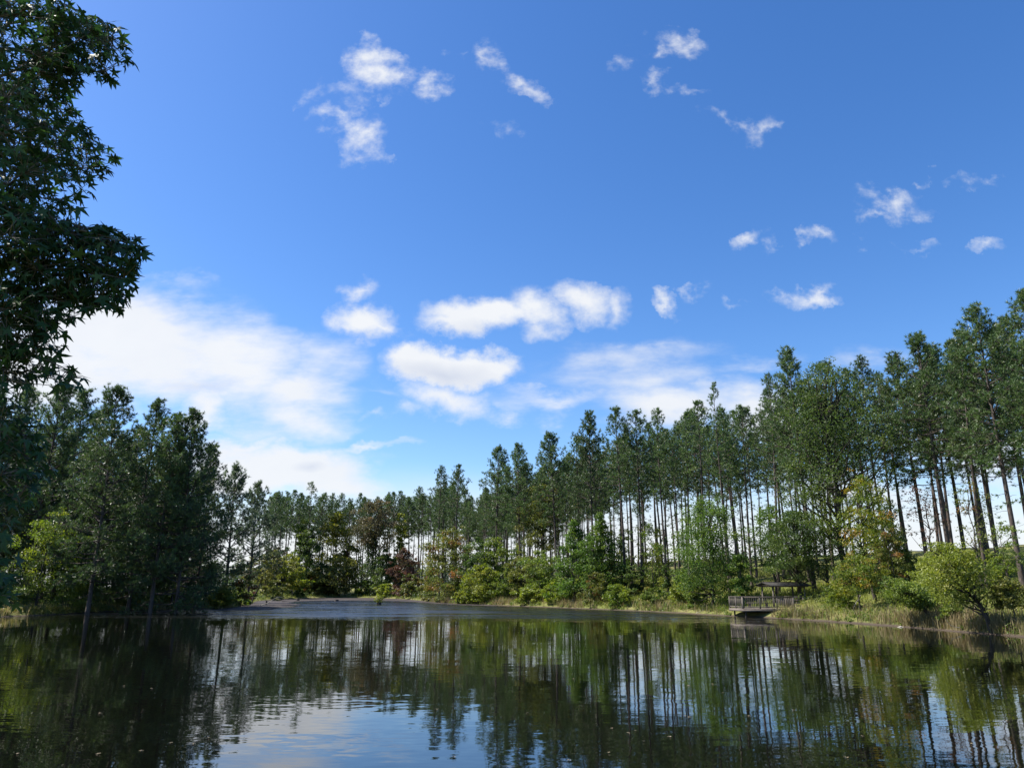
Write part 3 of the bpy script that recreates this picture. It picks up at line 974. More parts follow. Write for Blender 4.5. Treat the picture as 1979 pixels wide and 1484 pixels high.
leafy(1020, 2, 1135, 60, 'willow', 'low pale shrub at the water below the feathery tree', cb=0.0, stems=3, clumps=55, shape='dome', name='shrub', cat='shrub')
leafy(1075, 3.5, 1125, 74, 'lime', 'low lime-green bush in front of the paired dark sweetgums', cb=0.0, stems=3, clumps=70, shape='dome', name='shrub', cat='shrub')
leafy(1112, 5, 1000, 100, 'gum', 'dark green pointed sweetgum, first of the pair by the water', 'paired dark sweetgums', cb=0.06, clumps=190, shape='cone', leaves=85)
leafy(1164, 6, 985, 112, 'gum', 'dark green pointed sweetgum, taller and fuller one of the pair', cb=0.05, clumps=220, shape='cone', leaves=85)
leafy(1150, 2.5, 1105, 60, 'rustdome', 'brown-tinged shrub below the taller paired sweetgum', cb=0.0, stems=3, clumps=60, name='shrub', cat='shrub')
leafy(1195, 2, 1128, 66, 'lime', 'low bright shrub overhanging the water past the sweetgum pair', 'low bright waterside shrub', cb=0.0, stems=4, clumps=70, shape='dome', name='shrub', cat='shrub')
leafy(1224, 9, 1090, 44, 'deep', 'small dark shrub at the foot of two thick pine trunks', cb=0.0, stems=3, clumps=50, name='shrub', cat='shrub')
leafy(1290, 9, 1085, 22, 'deep', 'narrow dark ivy-clad stump tree on the sunny slope', 'ivy-clad stump tree', cb=0.0, clumps=40, shape='column')
leafy(1265, 3, 1135, 50, 'mid', 'green weedy bush on the shore below the sunny slope', cb=0.0, stems=3, clumps=50, name='shrub', cat='shrub')
leafy(1318, 4, 1125, 56, 'willow', 'yellowish bush behind the tan reeds', cb=0.0, stems=3, clumps=55, name='shrub', cat='shrub')
# --- right bank
leafy(1374, 4, 962, 150, 'gum', 'large leafy sweetgum standing just before the wooden fishing deck', 'large leafy sweetgum', cb=0.06, clumps=330, leaves=90, shape='ovoid')
leafy(1432, 4.5, 1068, 56, 'gum', 'small dark tree between the large sweetgum and the deck', cb=0.1, clumps=70)
leafy(1345, 3, 1120, 50, 'mid', 'low green bush at the foot of the large leafy sweetgum', cb=0.0, stems=3, clumps=55, name='shrub', cat='shrub')
leafy(1546, 8.5, 985, 136, 'deep', 'dense dark green tree whose crown covers the deck shelter', 'dark tree over the deck shelter', cb=0.24, clumps=250, leaves=85, shape='ovoid', r0=0.2)
leafy(1500, 9, 970, 90, 'gum', 'slender sunlit green tree behind the deck shelter', cb=0.3, clumps=90, airy=.4)
leafy(1640, 14, 694, 236, 'deep', 'huge spreading oak with forked dark trunk above the other broadleaf trees', 'huge spreading oak', cb=0.40, clumps=330, leaves=85, shape='dome', r0=0.36, leaf=.15)
leafy(1600, 12, 930, 130, 'mid', 'green understorey tree below the huge spreading oak', cb=0.2, clumps=120)
leafy(1692, 8, 915, 108, 'maple', 'tall maple turning yellow and orange', 'yellow and orange maple', cb=0.22, clumps=170, shape='ovoid')
leafy(1660, 4, 1072, 112, 'maple', 'low spreading tree of green and orange leaves below the maple', 'low green and orange tree', cb=0.3, clumps=110, shape='dome')
leafy(1735, 8, 1010, 60, 'rustdome', 'brown withered tree leaning behind the low orange tree', cb=0.25, clumps=60, airy=.6)
leafy(1620, 4, 1130, 60, 'lime', 'bright low bush in the sunny grass near the deck', cb=0.0, stems=3, clumps=60, name='shrub', cat='shrub')
leafy(1798, 1.0, 1118, 96, 'mid', 'dark willow leaning away from the water on a slanting black trunk', 'dark leaning willow', lean=(-0.75, 0.1), cb=0.42, clumps=110, leaf=0.11, hang=0.5, r0=0.15)
leafy(1908, 0.1, 1046, 150, 'willow', 'big yellow-green willow on a curved black trunk at the waterline', 'big yellow-green willow', lean=(-0.38, 0.06), cb=0.33, clumps=190, leaves=80, leaf=0.10, hang=0.35, r0=0.15, shape='dome')
leafy(1808, 4, 1075, 96, 'willow', 'softer yellow-green tree filling the gap beside the big willow', cb=0.12, clumps=140, leaf=0.10, shape='dome')
leafy(1832, 0.8, 1168, 44, 'mid', 'low leafy bush hanging over the water beneath the big willow', cb=0.1, stems=2, clumps=60, leaf=0.1, name='shrub', cat='shrub')
leafy(1958, 0.8, 1118, 78, 'olive', 'slim small tree on a thin dark trunk at the water edge', 'slim waterside tree', lean=(-0.12, 0), cb=0.42, clumps=70, leaf=0.1, airy=.4)
leafy(1760, 10, 1060, 60, 'mid', 'leafy tree on the slope behind the dark leaning willow', cb=0.1, clumps=80)
leafy(1805, 17, 930, 70, 'red', 'thin sparse tree with reddish leaves among the pine trunks', 'sparse reddish tree', cb=0.45, clumps=50, leaves=28, airy=.7, leaf=.12)
leafy(1905, 16, 925, 96, 'rustdome', 'thin sparse tree with scattered rusty green leaves near the edge pines', 'sparse rusty green tree', cb=0.4, clumps=60, leaves=26, airy=.7, leaf=.12)
leafy(1960, 14, 1005, 70, 'mid', 'small loose-leaved tree on the grass below the edge pines', cb=0.3, clumps=50, leaves=40, airy=.5)
leafy(1905, 22, 1062, 70, 'willow', 'low scrubby bush along the crest of the grass slope', cb=0.0, stems=4, clumps=60, name='shrub', cat='shrub')

# --- small bushes filling the right bank: five kinds, copied
BUSH = {}
for b_i, (bm_n, bsh) in enumerate([('mid', 'dome'), ('lime', 'dome'), ('olive', 'ovoid'), ('willow', 'dome'), ('deep', 'ovoid'), ('grass', 'dome')]):
    o = broadleaf('bush', 300, 300 + b_i * 9, 2.3, 2.9, bm_n, 'bush', cat='bush', shape=bsh, cb=0.0, stems=4, clumps=46, leaves=60, leaf=.17, seed=900 + b_i, z=0)
    BUSH[b_i] = o
lmx0 = sorted(LANDMARK)
br = np.random.default_rng(31)
used_b = set()
BL = {0: 'mid-green', 1: 'lime-green', 2: 'olive', 3: 'pale yellow-green', 4: 'dark green', 5: 'straw-green'}
spots = []
while len(spots) < 52:
    px = br.uniform(880, 1340) if br.uniform() < .95 else br.uniform(1560, 1990)
    off = br.uniform(2.5, 26)
    Yb = shoreY(px) + off
    xb = ray(px, 1150)[0] * Yb
    if 1400 < px < 1560 or any((xb - a) ** 2 + (Yb - b) ** 2 < 4 for a, b, _ in spots):
        continue
    spots.append((xb, Yb, px))
for xb, Yb, px in spots:
    b_i = int(br.choice(6, p=[.22, .2, .18, .18, .12, .1]))
    src = BUSH[b_i]
    if b_i in used_b:
        o = src.copy()
        col.objects.link(o)
        for ch in src.children:
            c_ = ch.copy()
            c_.parent = o
            col.objects.link(c_)
    else:
        o = src
        used_b.add(b_i)
    k_s = br.uniform(.5, 1.15)
    o.location = (xb, Yb, float(ground_z(xb, Yb)[0]))
    o.rotation_euler = (0, 0, br.uniform(0, 6.28))
    o.scale = (k_s * br.uniform(.85, 1.3), k_s * br.uniform(.85, 1.3), k_s)
    ph = min(lmx0, key=lambda q: abs(q[0] - px))[1]
    o['label'] = f'{BL[b_i]} bush under the pines near the {ph}'
    o['group'] = f'{BL[b_i]} bushes near the {ph}'
for b_i, o in BUSH.items():
    if b_i not in used_b:
        for ch in list(o.children):
            bpy.data.objects.remove(ch)
        bpy.data.objects.remove(o)

# --- thin saplings standing among the pine trunks, copied
SAP = [broadleaf('sapling', 320, 300 + i * 9, 7.0, 3.0 + .3 * i, m_, 'sapling', cat='sapling', shape=sh_, cb=.18, clumps=44 + 4 * i, leaves=40, leaf=.2, seed=950 + i, airy=.7, z=0, r0=.06) for i, (m_, sh_) in enumerate([('mid', 'ovoid'), ('olive', 'ovoid'), ('willow', 'column'), ('deep', 'cone'), ('gum', 'cone')])]
SC = ['mid-green', 'olive', 'pale', 'dark green', 'glossy green']
used_s = set()
for k in range(26):
    px = br.uniform(930, 1330) if k % 12 else br.uniform(1560, 1740)
    off = br.uniform(9, 36)
    Yb = shoreY(px) + off
    xb = ray(px, 1120)[0] * Yb
    i = int(br.integers(0, 5))
    src = SAP[i]
    if i in used_s:
        o = src.copy()
        col.objects.link(o)
        for ch in src.children:
            c_ = ch.copy()
            c_.parent = o
            col.objects.link(c_)
    else:
        o = src
        used_s.add(i)
    k_s = br.uniform(.55, 1.2)
    o.location = (xb, Yb, float(ground_z(xb, Yb)[0]))
    o.rotation_euler = (0, 0, br.uniform(0, 6.28))
    o.scale = (k_s, k_s, k_s * br.uniform(.9, 1.2))
    ph = min(lmx0, key=lambda q: abs(q[0] - px))[1]
    o['label'] = f'thin {SC[i]} sapling among the pine trunks near the {ph}'
    o['group'] = f'{SC[i]} saplings near the {ph}'

# --- key pines, tops read from the photograph: kind, top px, top py, depth, label
GR, GL = 'pines of the right bank', 'pines of the left bank'
KEY = [
    ('full', 0, 8, 765, 78, 'shaded pine at the picture edge behind the overhanging branches'),
    ('full', 1, 70, 752, 86, 'dark pine rising behind the sunlit yellow-green sapling'),
    ('full', 2, 118, 742, 82, 'dense dark pine just below the lowest hanging star leaves'),
    ('full', 3, 165, 758, 92, 'dark pine in the middle rows of the left stand'),
    ('full', 1, 232, 748, 74, 'tallest dense pine of the left stand, with a thick trunk at the water'),
    ('full', 0, 300, 775, 80, 'second highest dense pine of the left stand, pointed top'),
    ('full', 2, 338, 800, 76, 'dark bushy pine between two pointed pines of the left stand'),
    ('full', 3, 383, 798, 78, 'outermost dense pine of the left stand, with a ragged sunlit edge'),
    ('full', 1, 408, 862, 84, 'shorter pine at the outer flank of the left stand'),
    ('young', 0, 460, 905, 96, 'pale young pine with open branches standing alone on the point'),
    ('young', 0, 498, 938, 112, 'second pale young pine behind the lone one on the point'),
    ('full', 0, 200, 800, 98, 'pine in the back row of the left stand beside the tallest one'),
    ('full', 2, 45, 800, 100, 'pine in the back row of the left stand near the sapling'),
    ('full', 3, 270, 830, 98, 'pine hidden at the back of the left stand'),
    ('full', 0, 350, 850, 98, 'pine at the back of the left stand near its outer end'),
    ('spire', 1, 600, 932, 196, 'tallest thin pine at the far end, its ragged top against the cloud'),
    ('tall', 3, 885, 898, 138, 'thin pine standing over the big rounded rust-tinged tree'),
    ('tall', 1, 855, 906, 144, 'pine just left of the one over the big rounded tree'),
    ('broad', 1, 960, 867, 126, 'pine with a rounded crown behind the bright green rounded tree'),
    ('broad', 0, 1006, 862, 121, 'dense-crowned pine next to the tall olive broadleaf tree'),
    ('broad', 1, 1072, 839, 115, 'pine with a broad crown behind the feathery olive-green tree'),
    ('broad', 0, 1140, 803, 104, 'full-crowned pine above the paired dark sweetgums'),
    ('tall', 2, 1196, 795, 97, 'tall pine with a thick dark trunk, first of two on the open slope'),
    ('tall', 4, 1226, 797, 96, 'tall pine with a thick dark trunk, second of two on the open slope'),
    ('tall', 5, 1272, 792, 93, 'slim tall pine rising behind the ivy-clad stump tree'),
    ('tall', 0, 1312, 800, 92, 'slim pine between the ivy-clad stump tree and the large sweetgum'),
    ('tall', 3, 1340, 783, 88, 'pine with narrow crown above the large leafy sweetgum'),
    ('spire', 0, 1380, 745, 84, 'thin ragged spire pine standing out against the cloud'),
    ('tall', 4, 1425, 790, 86, 'pine behind the small dark tree by the deck'),
    ('spire', 1, 1466, 724, 78, 'open-crowned pine with a leaning dark trunk above the deck'),
    ('broad', 0, 1526, 680, 74, 'high pine whose top stands clear beside the huge oak'),
    ('tall', 2, 1565, 704, 80, 'pine half hidden by the crown of the huge oak'),
    ('tall', 1, 1668, 697, 80, 'pine showing its tip over the top of the huge oak'),
    ('broad', 1, 1772, 650, 66, 'broad rounded pine past the huge oak'),
    ('tall', 0, 1838, 712, 70, 'lower pine between the broad rounded pine and the great edge pine'),
    ('broad', 0, 1884, 600, 57, 'great tall pine near the picture edge, long bare leaning trunk'),
    ('tall', 5, 1938, 615, 62, 'tall pine close behind the great edge pine'),
    ('broad', 1, 1802, 676, 72, 'pine filling the gap just past the broad rounded pine'),
    ('broad', 0, 1858, 668, 68, 'round-topped pine tucked against the great edge pine'),
    ('broad', 1, 1918, 640, 66, 'full pine just beyond the great edge pine'),
    ('broad', 0, 1735, 690, 72, 'round-crowned pine in the notch beyond the huge oak'),
    ('broad', 1, 1975, 567, 54, 'tallest pine, cut off by the picture edge'),
    ('broad', 0, 2050, 560, 56, 'pine just beyond the picture edge on the right bank'),
]
for q_i, (px, py, Y) in enumerate([(-30, 770, 84), (-90, 740, 80), (-160, 720, 76), (95, 830, 104), (145, 835, 106), (180, 850, 100), (225, 845, 106), (255, 860, 92), (315, 860, 104), (330, 880, 90), (372, 875, 100), (392, 905, 94),
                                 (20, 840, 92), (60, 860, 110), (120, 900, 88), (285, 905, 88), (205, 890, 90), (360, 930, 92), (15, 900, 104), (-20, 840, 100)]):
    KEY.append(('full', q_i % 4, px, py, Y, 'shaded pine deep inside the dark left stand, mostly hidden by those in front'))
taken = []
for (k, i, px, py, Y, lab) in KEY:
    o = pine_at((k, i), px, py, Y, lab, 'hidden pines of the left stand' if 'deep inside' in lab else GL if px < 520 else GR, lean=(rng.normal(0, .012), rng.normal(0, .012)))
    taken.append((o.location.x, o.location.y))

# --- rows of the plantation behind the right bank
SKYLINE = [(480, 935), (520, 948), (560, 945), (600, 945), (660, 945), (700, 941), (760, 942), (800, 935), (850, 906), (885, 900), (925, 885), (960, 868), (1006, 863), (1040, 862), (1070, 842), (1110, 822),
           (1140, 806), (1196, 797), (1270, 795), (1310, 795), (1340, 785), (1400, 782), (1430, 775), (1466, 735), (1500, 705), (1526, 690), (1600, 705), (1700, 702), (1740, 680), (1772, 655), (1830, 690), (1884, 620), (1940, 615), (1979, 580), (2100, 540)]
rowr = np.random.default_rng(77)
cand = []
ang = math.radians(-36)
ca, sa = math.cos(ang), math.sin(ang)
for i in range(-60, 70):
    for j in range(-60, 70):
        gx, gy = i * 4.3 + rowr.normal(0, .45), j * 5.2 + rowr.normal(0, .35)
        cand.append((gx * ca - gy * sa + 0, gx * sa + gy * ca + 120))
cand = np.array(cand)
dd = shore_dist(cand[:, 0], cand[:, 1])
rows = []
for (x, y), d in zip(cand, dd):
    if y < 40 or d < 13 or d > 37.5:
        continue
    z0 = float(ground_z(x, y, np.array([d]))[0])
    px, py = px_of(x, y, z0 + 4)
    if px < 500 or px > 2040 or y > 240:
        continue
    if px < 525 and y < 150:
        continue
    if min((x - a) ** 2 + (y - b) ** 2 for a, b in taken) < 3.2 ** 2:
        continue
    rows.append((x, y, d, z0, px))
rows.sort(key=lambda q: q[2])
LANDMARK.sort()
lmx = np.array([p[0] for p in LANDMARK])
ORD = ['first', 'second', 'third', 'fourth', 'fifth', 'sixth', 'seventh', 'eighth', 'ninth', 'tenth']
buckets = {}
for q in rows:
    k = int(np.argmin(abs(lmx - q[4])))
    buckets.setdefault((k, q[2] < 19), []).append(q)
n_rows = 0
for (k, front), lst in buckets.items():
    lst.sort(key=lambda q: q[4])
    ph = LANDMARK[k][1]
    for o_i, (x, y, d, z0, px) in enumerate(lst):
        lim = float(np.interp(px, [s[0] for s in SKYLINE], [s[1] for s in SKYLINE]))
        _, vt = ray(px, lim + rowr.uniform(0, 16))
        hmax = CAM_H + vt * y - z0
        h = min(rowr.uniform(19, 23.5) if px > 900 else rowr.uniform(23.5, 28), hmax)
        if h < 12:
            continue
        if front:
            if len(lst) == 1:
                lab = f'slim pine in the foremost row, behind the {ph}'
            else:
                lab = f'{ORD[min(o_i, 9)]} slim foremost-row pine from the left behind the {ph}'
            grp = 'foremost row of plantation pines'
        else:
            lab = f'thin bare-trunked pine deep in the rows behind the {ph}'
            grp = f'deep row pines behind the {ph}'
        place_pine(('tall', int(rowr.choice([0, 1, 3, 6, 8] if px < 920 else range(9)))), x, y, h, lab, grp, lean=(rowr.normal(0, .018), rowr.normal(0, .018)), z=z0)
        n_rows += 1
open('/tmp/info.txt', 'w').write(f'rows {n_rows} all {sum(o.name.startswith("pine_tree") for o in bpy.data.objects)}')


# ------------------------------------------------------------------ the star-leaved sweetgum overhead at the near left bank
def star_leaf():
    lobes = [(-128, .62), (-62, .90), (0, 1.05), (62, .90), (128, .62)]
    pts = [(0.0, -0.10)]
    for i, (a, L) in enumerate(lobes):
        t = math.radians(90 - a)
        if i:
            m = math.radians(90 - (a + lobes[i - 1][0]) / 2)
            pts.append((0.30 * math.cos(m), 0.30 * math.sin(m)))
        for da, rr in ((-15, .55), (0, 1.0), (15, .55)):
            tt = math.radians(90 - a - da * (1 if True else 1))
            pts.append((L * rr * math.cos(tt), L * rr * math.sin(tt)))
    return np.array(pts)


def near_sweetgum():
    r = np.random.default_rng(42)
    bx, by = -8.3, 7.6
    bz = float(ground_z(bx, by)[0])
    root = empty('sweetgum_tree', (bx, by, bz))
    acc = Acc()
    H = 15.0
    k = 12
    tz = np.linspace(0, 1, k)
    ax = np.stack([0.25 * np.sin(tz * 3), 0.2 * np.sin(tz * 2.3), tz * H], -1)
    ax[0, 2] = -0.5
    acc.tube(ax, 0.24 * (1 - 0.85 * tz), 10)
    at = lambda z: np.array([np.interp(z, ax[:, 2], ax[:, i]) for i in range(3)])
    origin = np.array([bx, by, bz])
    # how far the crown's visible edge reaches, as pixel targets for branch tips (px, py, depth)
    tips = [(150, 10, 7.6), (180, 60, 7.3), (236, 62, 7.2), (246, 95, 7.2), (225, 140, 7.3), (165, 150, 7.4), (120, 40, 6.8), (60, 30, 6.6),
            (130, 190, 7.8), (158, 215, 8.2), (186, 262, 8.4), (214, 290, 8.5), (205, 330, 8.4), (175, 355, 8.2), (150, 390, 7.7), (110, 250, 7.0), (60, 180, 6.6),
            (118, 425, 7.4), (70, 330, 6.8), (215, 440, 7.2), (245, 470, 7.1), (288, 475, 7.0), (292, 495, 7.0), (262, 540, 7.0), (240, 570, 7.1), (200, 520, 7.2), (215, 590, 7.1),
            (150, 560, 7.1), (90, 520, 6.9), (110, 630, 7.0), (115, 660, 7.0), (80, 650, 6.9), (40, 600, 6.7), (165, 722, 7.0), (145, 735, 7.0), (100, 715, 7.0), (50, 712, 6.9), (20, 690, 6.8), (70, 745, 6.9),
            (60, 800, 7.3), (85, 850, 7.4), (102, 895, 7.4), (70, 880, 7.3), (85, 930, 7.5), (55, 970, 7.4), (30, 1030, 7.3), (20, 920, 7.1), (20, 830, 7.1),
            (28, 1140, 7.2), (14, 1160, 7.2), (8, 1090, 7.2), (40, 460, 6.6), (30, 260, 6.6), (20, 100, 6.5), (10, 1000, 7.2), (100, 100, 6.8), (110, 330, 7.2), (60, 420, 6.9)]
    tipw = []
    for px, py, Y in tips:
        px = px - 18
        uu, vv = ray(px, py)
        tipw.append(np.array([uu * Y, Y, CAM_H + vv * Y]) - origin)
    # the rest of the crown, unseen outside the picture, built out to shade the visible edge
    for j in range(95):
        t = r.uniform(0.36, 1)
        a = r.uniform(0, 2 * PI)
        R = 4.4 * math.sqrt(max(0.05, 1 - (2 * t - 0.95) ** 2 / 1.2)) * r.uniform(0.5, 1)
        p = np.array([math.cos(a) * R, math.sin(a) * R, H * t])
        w = p + origin
        if w[1] > 0.5:
            px_, py_ = px_of(*w)
            if px_ > -130:
                continue
        tipw.append(p)
    lc, ldir, tw = [], [], []
    for tip in tipw:
        hz = math.hypot(tip[0], tip[1])
        zs = np.clip(tip[2] - hz * r.uniform(0.25, 0.6), 1.6, H * 0.93)
        p0 = at(zs)
        s = np.linspace(0, 1, 7)
        mid = np.array([0, 0, 1.0]) * (0.22 * hz * np.sin(s * PI))[:, None] + np.array([r.normal(0, .08), r.normal(0, .08), 0]) * hz * np.sin(s * PI)[:, None]
        path = p0 + (tip - p0) * s[:, None] + mid + r.normal(0, 0.05, (7, 3)) * np.sin(s * PI)[:, None]
        acc.tube(path, (0.008 + 0.007 * hz) * (1 - 0.88 * s), 5)
        Lb = np.linalg.norm(tip - p0)
        low = tip[2] + origin[2] < 4.9
        nl_ = int((40 + 20 * Lb) * (0.5 if low else 1.0))
        for j in range(nl_):
            ss = 1 - r.uniform(0, 1) ** 1.5 * min(0.75, 1.7 / max(Lb, 1))
            q = np.array([np.interp(ss, s, path[:, c]) for c in range(3)])
            d = unit((tip - p0) / Lb * 0.6 + r.normal(0, 0.7, 3))
            ln = r.uniform(0.04, 0.42)
            e = q + d * ln + np.array([0, 0, -0.12 * ln])
            tw.append((q, e, ln))
            lc.append(e)
            ldir.append(d)
    lc, ldir = np.array(lc), np.array(ldir)
    # the ragged edge of the crown as it grows
    OUT = [(-400, 150), (0, 150), (20, 150), (45, 222), (60, 243), (110, 248), (150, 238), (165, 172), (180, 138), (195, 142), (215, 158), (250, 172), (290, 220), (320, 216), (345, 185), (380, 165), (405, 148), (420, 118), (432, 150), (440, 222),
           (465, 258), (480, 293), (505, 290), (530, 278), (560, 255), (600, 235), (612, 180), (622, 128), (650, 116), (675, 120), (690, 92), (700, 72), (710, 148), (730, 168), (748, 148), (755, 80), (770, 58), (800, 58), (840, 82), (880, 100),
           (910, 108), (940, 98), (965, 72), (1000, 55), (1040, 40), (1080, 20), (1120, 34), (1150, 38), (1180, 26), (1195, -30), (2000, -60)]
    W_ = lc + origin
    fr = W_[:, 1] > 1.5
    qx, qy = px_of(W_[:, 0], np.maximum(W_[:, 1], 1.5), W_[:, 2])
    jit = 16 * np.sin(lc[:, 2] * 9.0 + 3 * np.sin(lc[:, 1] * 5)) + r.normal(0, 11, len(lc)) - 8
    keep = ~(fr & (qx > np.interp(qy, [o_[0] for o_ in OUT], [o_[1] for o_ in OUT]) + np.minimum(jit, 12)))
    for k_, (q, e, ln) in zip(keep, tw):
        if k_ and ln > 0.14:
            acc.tube([q, e], [0.005, 0.003], 3)
    lc, ldir = lc[keep], ldir[keep]
    n = len(lc)
    shape = star_leaf()
    m = len(shape)
    y_ax = unit(ldir * np.array([1, 1, 0.4]) + r.normal(0, .35, (n, 3)) + np.array([0, 0, -0.55]))
    nrm = unit(np.array([0, 0, 1.0]) + r.normal(0, 0.55, (n, 3)) + ldir * 0.25)
    x_ax = unit(np.cross(y_ax, nrm))
    nrm = np.cross(x_ax, y_ax)
    size = r.uniform(0.072, 0.135, n)[:, None, None]
    rad = np.hypot(shape[:, 0], shape[:, 1])
    curl = r.uniform(-0.1, 0.6, (n, 1))
    P = lc[:, None, :] + size * (shape[None, :, 0, None] * x_ax[:, None, :] + (shape[None, :, 1, None] + 0.3) * y_ax[:, None, :] - (curl * rad[None, :] ** 2)[..., None] * nrm[:, None, :])
    Cn = lc[:, None, :] + size * (0.3 * y_ax[:, None, :])
    V = np.concatenate([Cn, P], 1).reshape(-1, 3)
    base = (np.arange(n) * (m + 1))[:, None, None]
    tri = np.array([(0, 1 + j, 1 + (j + 1) % m) for j in range(m)])[None]
    F = (base + tri).reshape(-1, 3)
    tint = np.repeat(np.clip(r.normal(0.45, 0.2, n), 0, 1), m)
    link('trunk', acc.mesh('sweetgum_trunk', M['grey_bark'], True), root)
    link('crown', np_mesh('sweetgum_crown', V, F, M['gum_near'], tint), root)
    tag(root, 'near star-leaved sweetgum overhanging the picture from the close left bank', 'tree')
    print('near leaves', n)


near_sweetgum()

# ------------------------------------------------------------------ grass, reeds and undergrowth along the banks
SH = np.array(SHORE)
seg = np.diff(SH, axis=0)
seglen = np.hypot(seg[:, 0], seg[:, 1])


_g = on_water(1437, 1194)
DECK = (_g[0] * 1.014, _g[1] * 1.014, math.radians(7))


def bank_points(n, dist_fn, r, px_lo=0, px_hi=1979):
    """Random points on the land side of the visible waterline."""
    ok = np.array([(SHORE_PX[i][0] + SHORE_PX[i + 1][0]) / 2 for i in range(len(seglen))])
    w = np.where((ok >= px_lo) & (ok <= px_hi), seglen, 0)
    i = r.choice(len(seglen), n, p=w / w.sum())
    t = r.uniform(0, 1, n)
    p = SH[i] + seg[i] * t[:, None]
    nrm = np.stack([-seg[i, 1], seg[i, 0]], -1) / seglen[i][:, None]
    q = p + nrm * dist_fn(n)[:, None]
    d = shore_dist(q[:, 0], q[:, 1])
    dx_, dy_ = q[:, 0] - DECK[0], q[:, 1] - DECK[1]
    lx = dx_ * math.cos(DECK[2]) + dy_ * math.sin(DECK[2])
    ly = -dx_ * math.sin(DECK[2]) + dy_ * math.cos(DECK[2])
    ok_ = (d > 0.02) & ~((lx > -0.4) & (lx < 4.95) & (ly > -1.2) & (ly < 3.2))
    q, d = q[ok_], d[ok_]
    return q, d


def blades(name, pts, d, hlo, hhi, wid, mat, label, cat, r, per=1):
    z = ground_z(pts[:, 0], pts[:, 1], d)
    c = np.concatenate([pts, z[:, None]], 1)
    c = np.repeat(c, per, 0)
    n = len(c)
    c[:, :2] += r.normal(0, 0.12, (n, 2))
    h = r.uniform(hlo, hhi, n)
    az = r.uniform(0, 2 * PI, n)
    side = np.stack([np.cos(az), np.sin(az), 0 * az], -1) * (wid * r.uniform(.6, 1.4, n) / 2)[:, None]
    lean = r.normal(0, 0.28, (n, 2)) * h[:, None]
    tip = c + np.concatenate([lean, h[:, None]], 1)
    mid = c + np.concatenate([lean * 0.3, h[:, None] * 0.55], 1)
    c[:, 2] -= 0.05
    V = np.stack([c - side, c + side, mid + side * .7, tip, mid - side * .7], 1).reshape(-1, 3)
    b = (np.arange(n) * 5)[:, None]
    F = np.concatenate([b + np.array([[0, 1, 2, 4]]), b + np.array([[4, 2, 3, 3]])], 1)
    F4 = (b + np.array([[0, 1, 2, 4]]))
    # a triangle tip is written as a quad with its own fifth point half way
    V2 = V
    quads = np.concatenate([F4, b + np.array([[4, 2, 3, 4]])], 0)
    me = bpy.data.meshes.new(name)
    me.vertices.add(len(V2))
    me.vertices.foreach_set('co', V2.astype(np.float32).ravel())
    tri = (b + np.array([[4, 2, 3]]))
    loops = np.concatenate([F4.ravel(), tri.ravel()]).astype(np.int32)
    me.loops.add(len(loops))
    me.loops.foreach_set('vertex_index', loops)
    me.polygons.add(2 * n)
    st = np.concatenate([np.arange(n) * 4, 4 * n + np.arange(n) * 3]).astype(np.int32)
    me.polygons.foreach_set('loop_start', st)
    me.polygons.foreach_set('loop_total', np.concatenate([np.full(n, 4), np.full(n, 3)]).astype(np.int32))
    patch = 0.5 + 0.5 * np.sin(c[:, 0] * 0.7 + 1.3 * np.sin(c[:, 1] * 0.33)) * np.sin(c[:, 1] * 0.45 + c[:, 0] * .2)
    t = np.clip(0.25 + 0.5 * patch + r.normal(0, .15, n), 0, 1)
    at = me.attributes.new('tint', 'FLOAT', 'FACE')
    at.data.foreach_set('value', np.concatenate([t, t]).astype(np.float32))
    me.update(calc_edges=True)
    me.materials.append(M[mat])
    return tag(link(name, me), label, cat, kind='stuff')


gr = np.random.default_rng(5)
p_, d_ = bank_points(9000, lambda n: 0.15 + gr.exponential(0.9, n), gr, 840, 1979)
p_, d_ = p_[gr.uniform(0, 1, len(p_)) < np.clip(.25 + .9 * np.sin(p_[:, 0] * .35 + 1.0) * np.sin(p_[:, 1] * .23), .06, 1)], d_
d_ = shore_dist(p_[:, 0], p_[:, 1])
blades('reeds', p_, d_, 0.3, 1.0, 0.05, 'tan', 'tan dry reeds fringing the waterline of the right bank', 'reeds', gr, 3)
p_, d_ = bank_points(3000, lambda n: 0.1 + gr.exponential(1.0, n), gr, 0, 470)
p_, d_ = p_[np.sin(p_[:, 0] * .9) + gr.normal(0, .5, len(p_)) > 0.1], None
d_ = shore_dist(p_[:, 0], p_[:, 1])
blades('reeds', p_, d_, 0.2, 0.8, 0.05, 'tan', 'pale dry grass fringing the shaded left shore', 'reeds', gr, 3)
p_, d_ = bank_points(16000, lambda n: gr.uniform(0.6, 30, n), gr, 830, 1979)
blades('grass', p_, d_, 0.2, 0.6, 0.06, 'grass', 'sunlit green grass covering the slope under the right pines', 'grass', gr, 3)
p_, d_ = bank_points(4000, lambda n: gr.uniform(0.3, 10, n), gr, 0, 840)
blades('grass', p_, d_, 0.2, 0.7, 0.06, 'grass', 'rough grass on the left and far shores', 'grass', gr, 3)


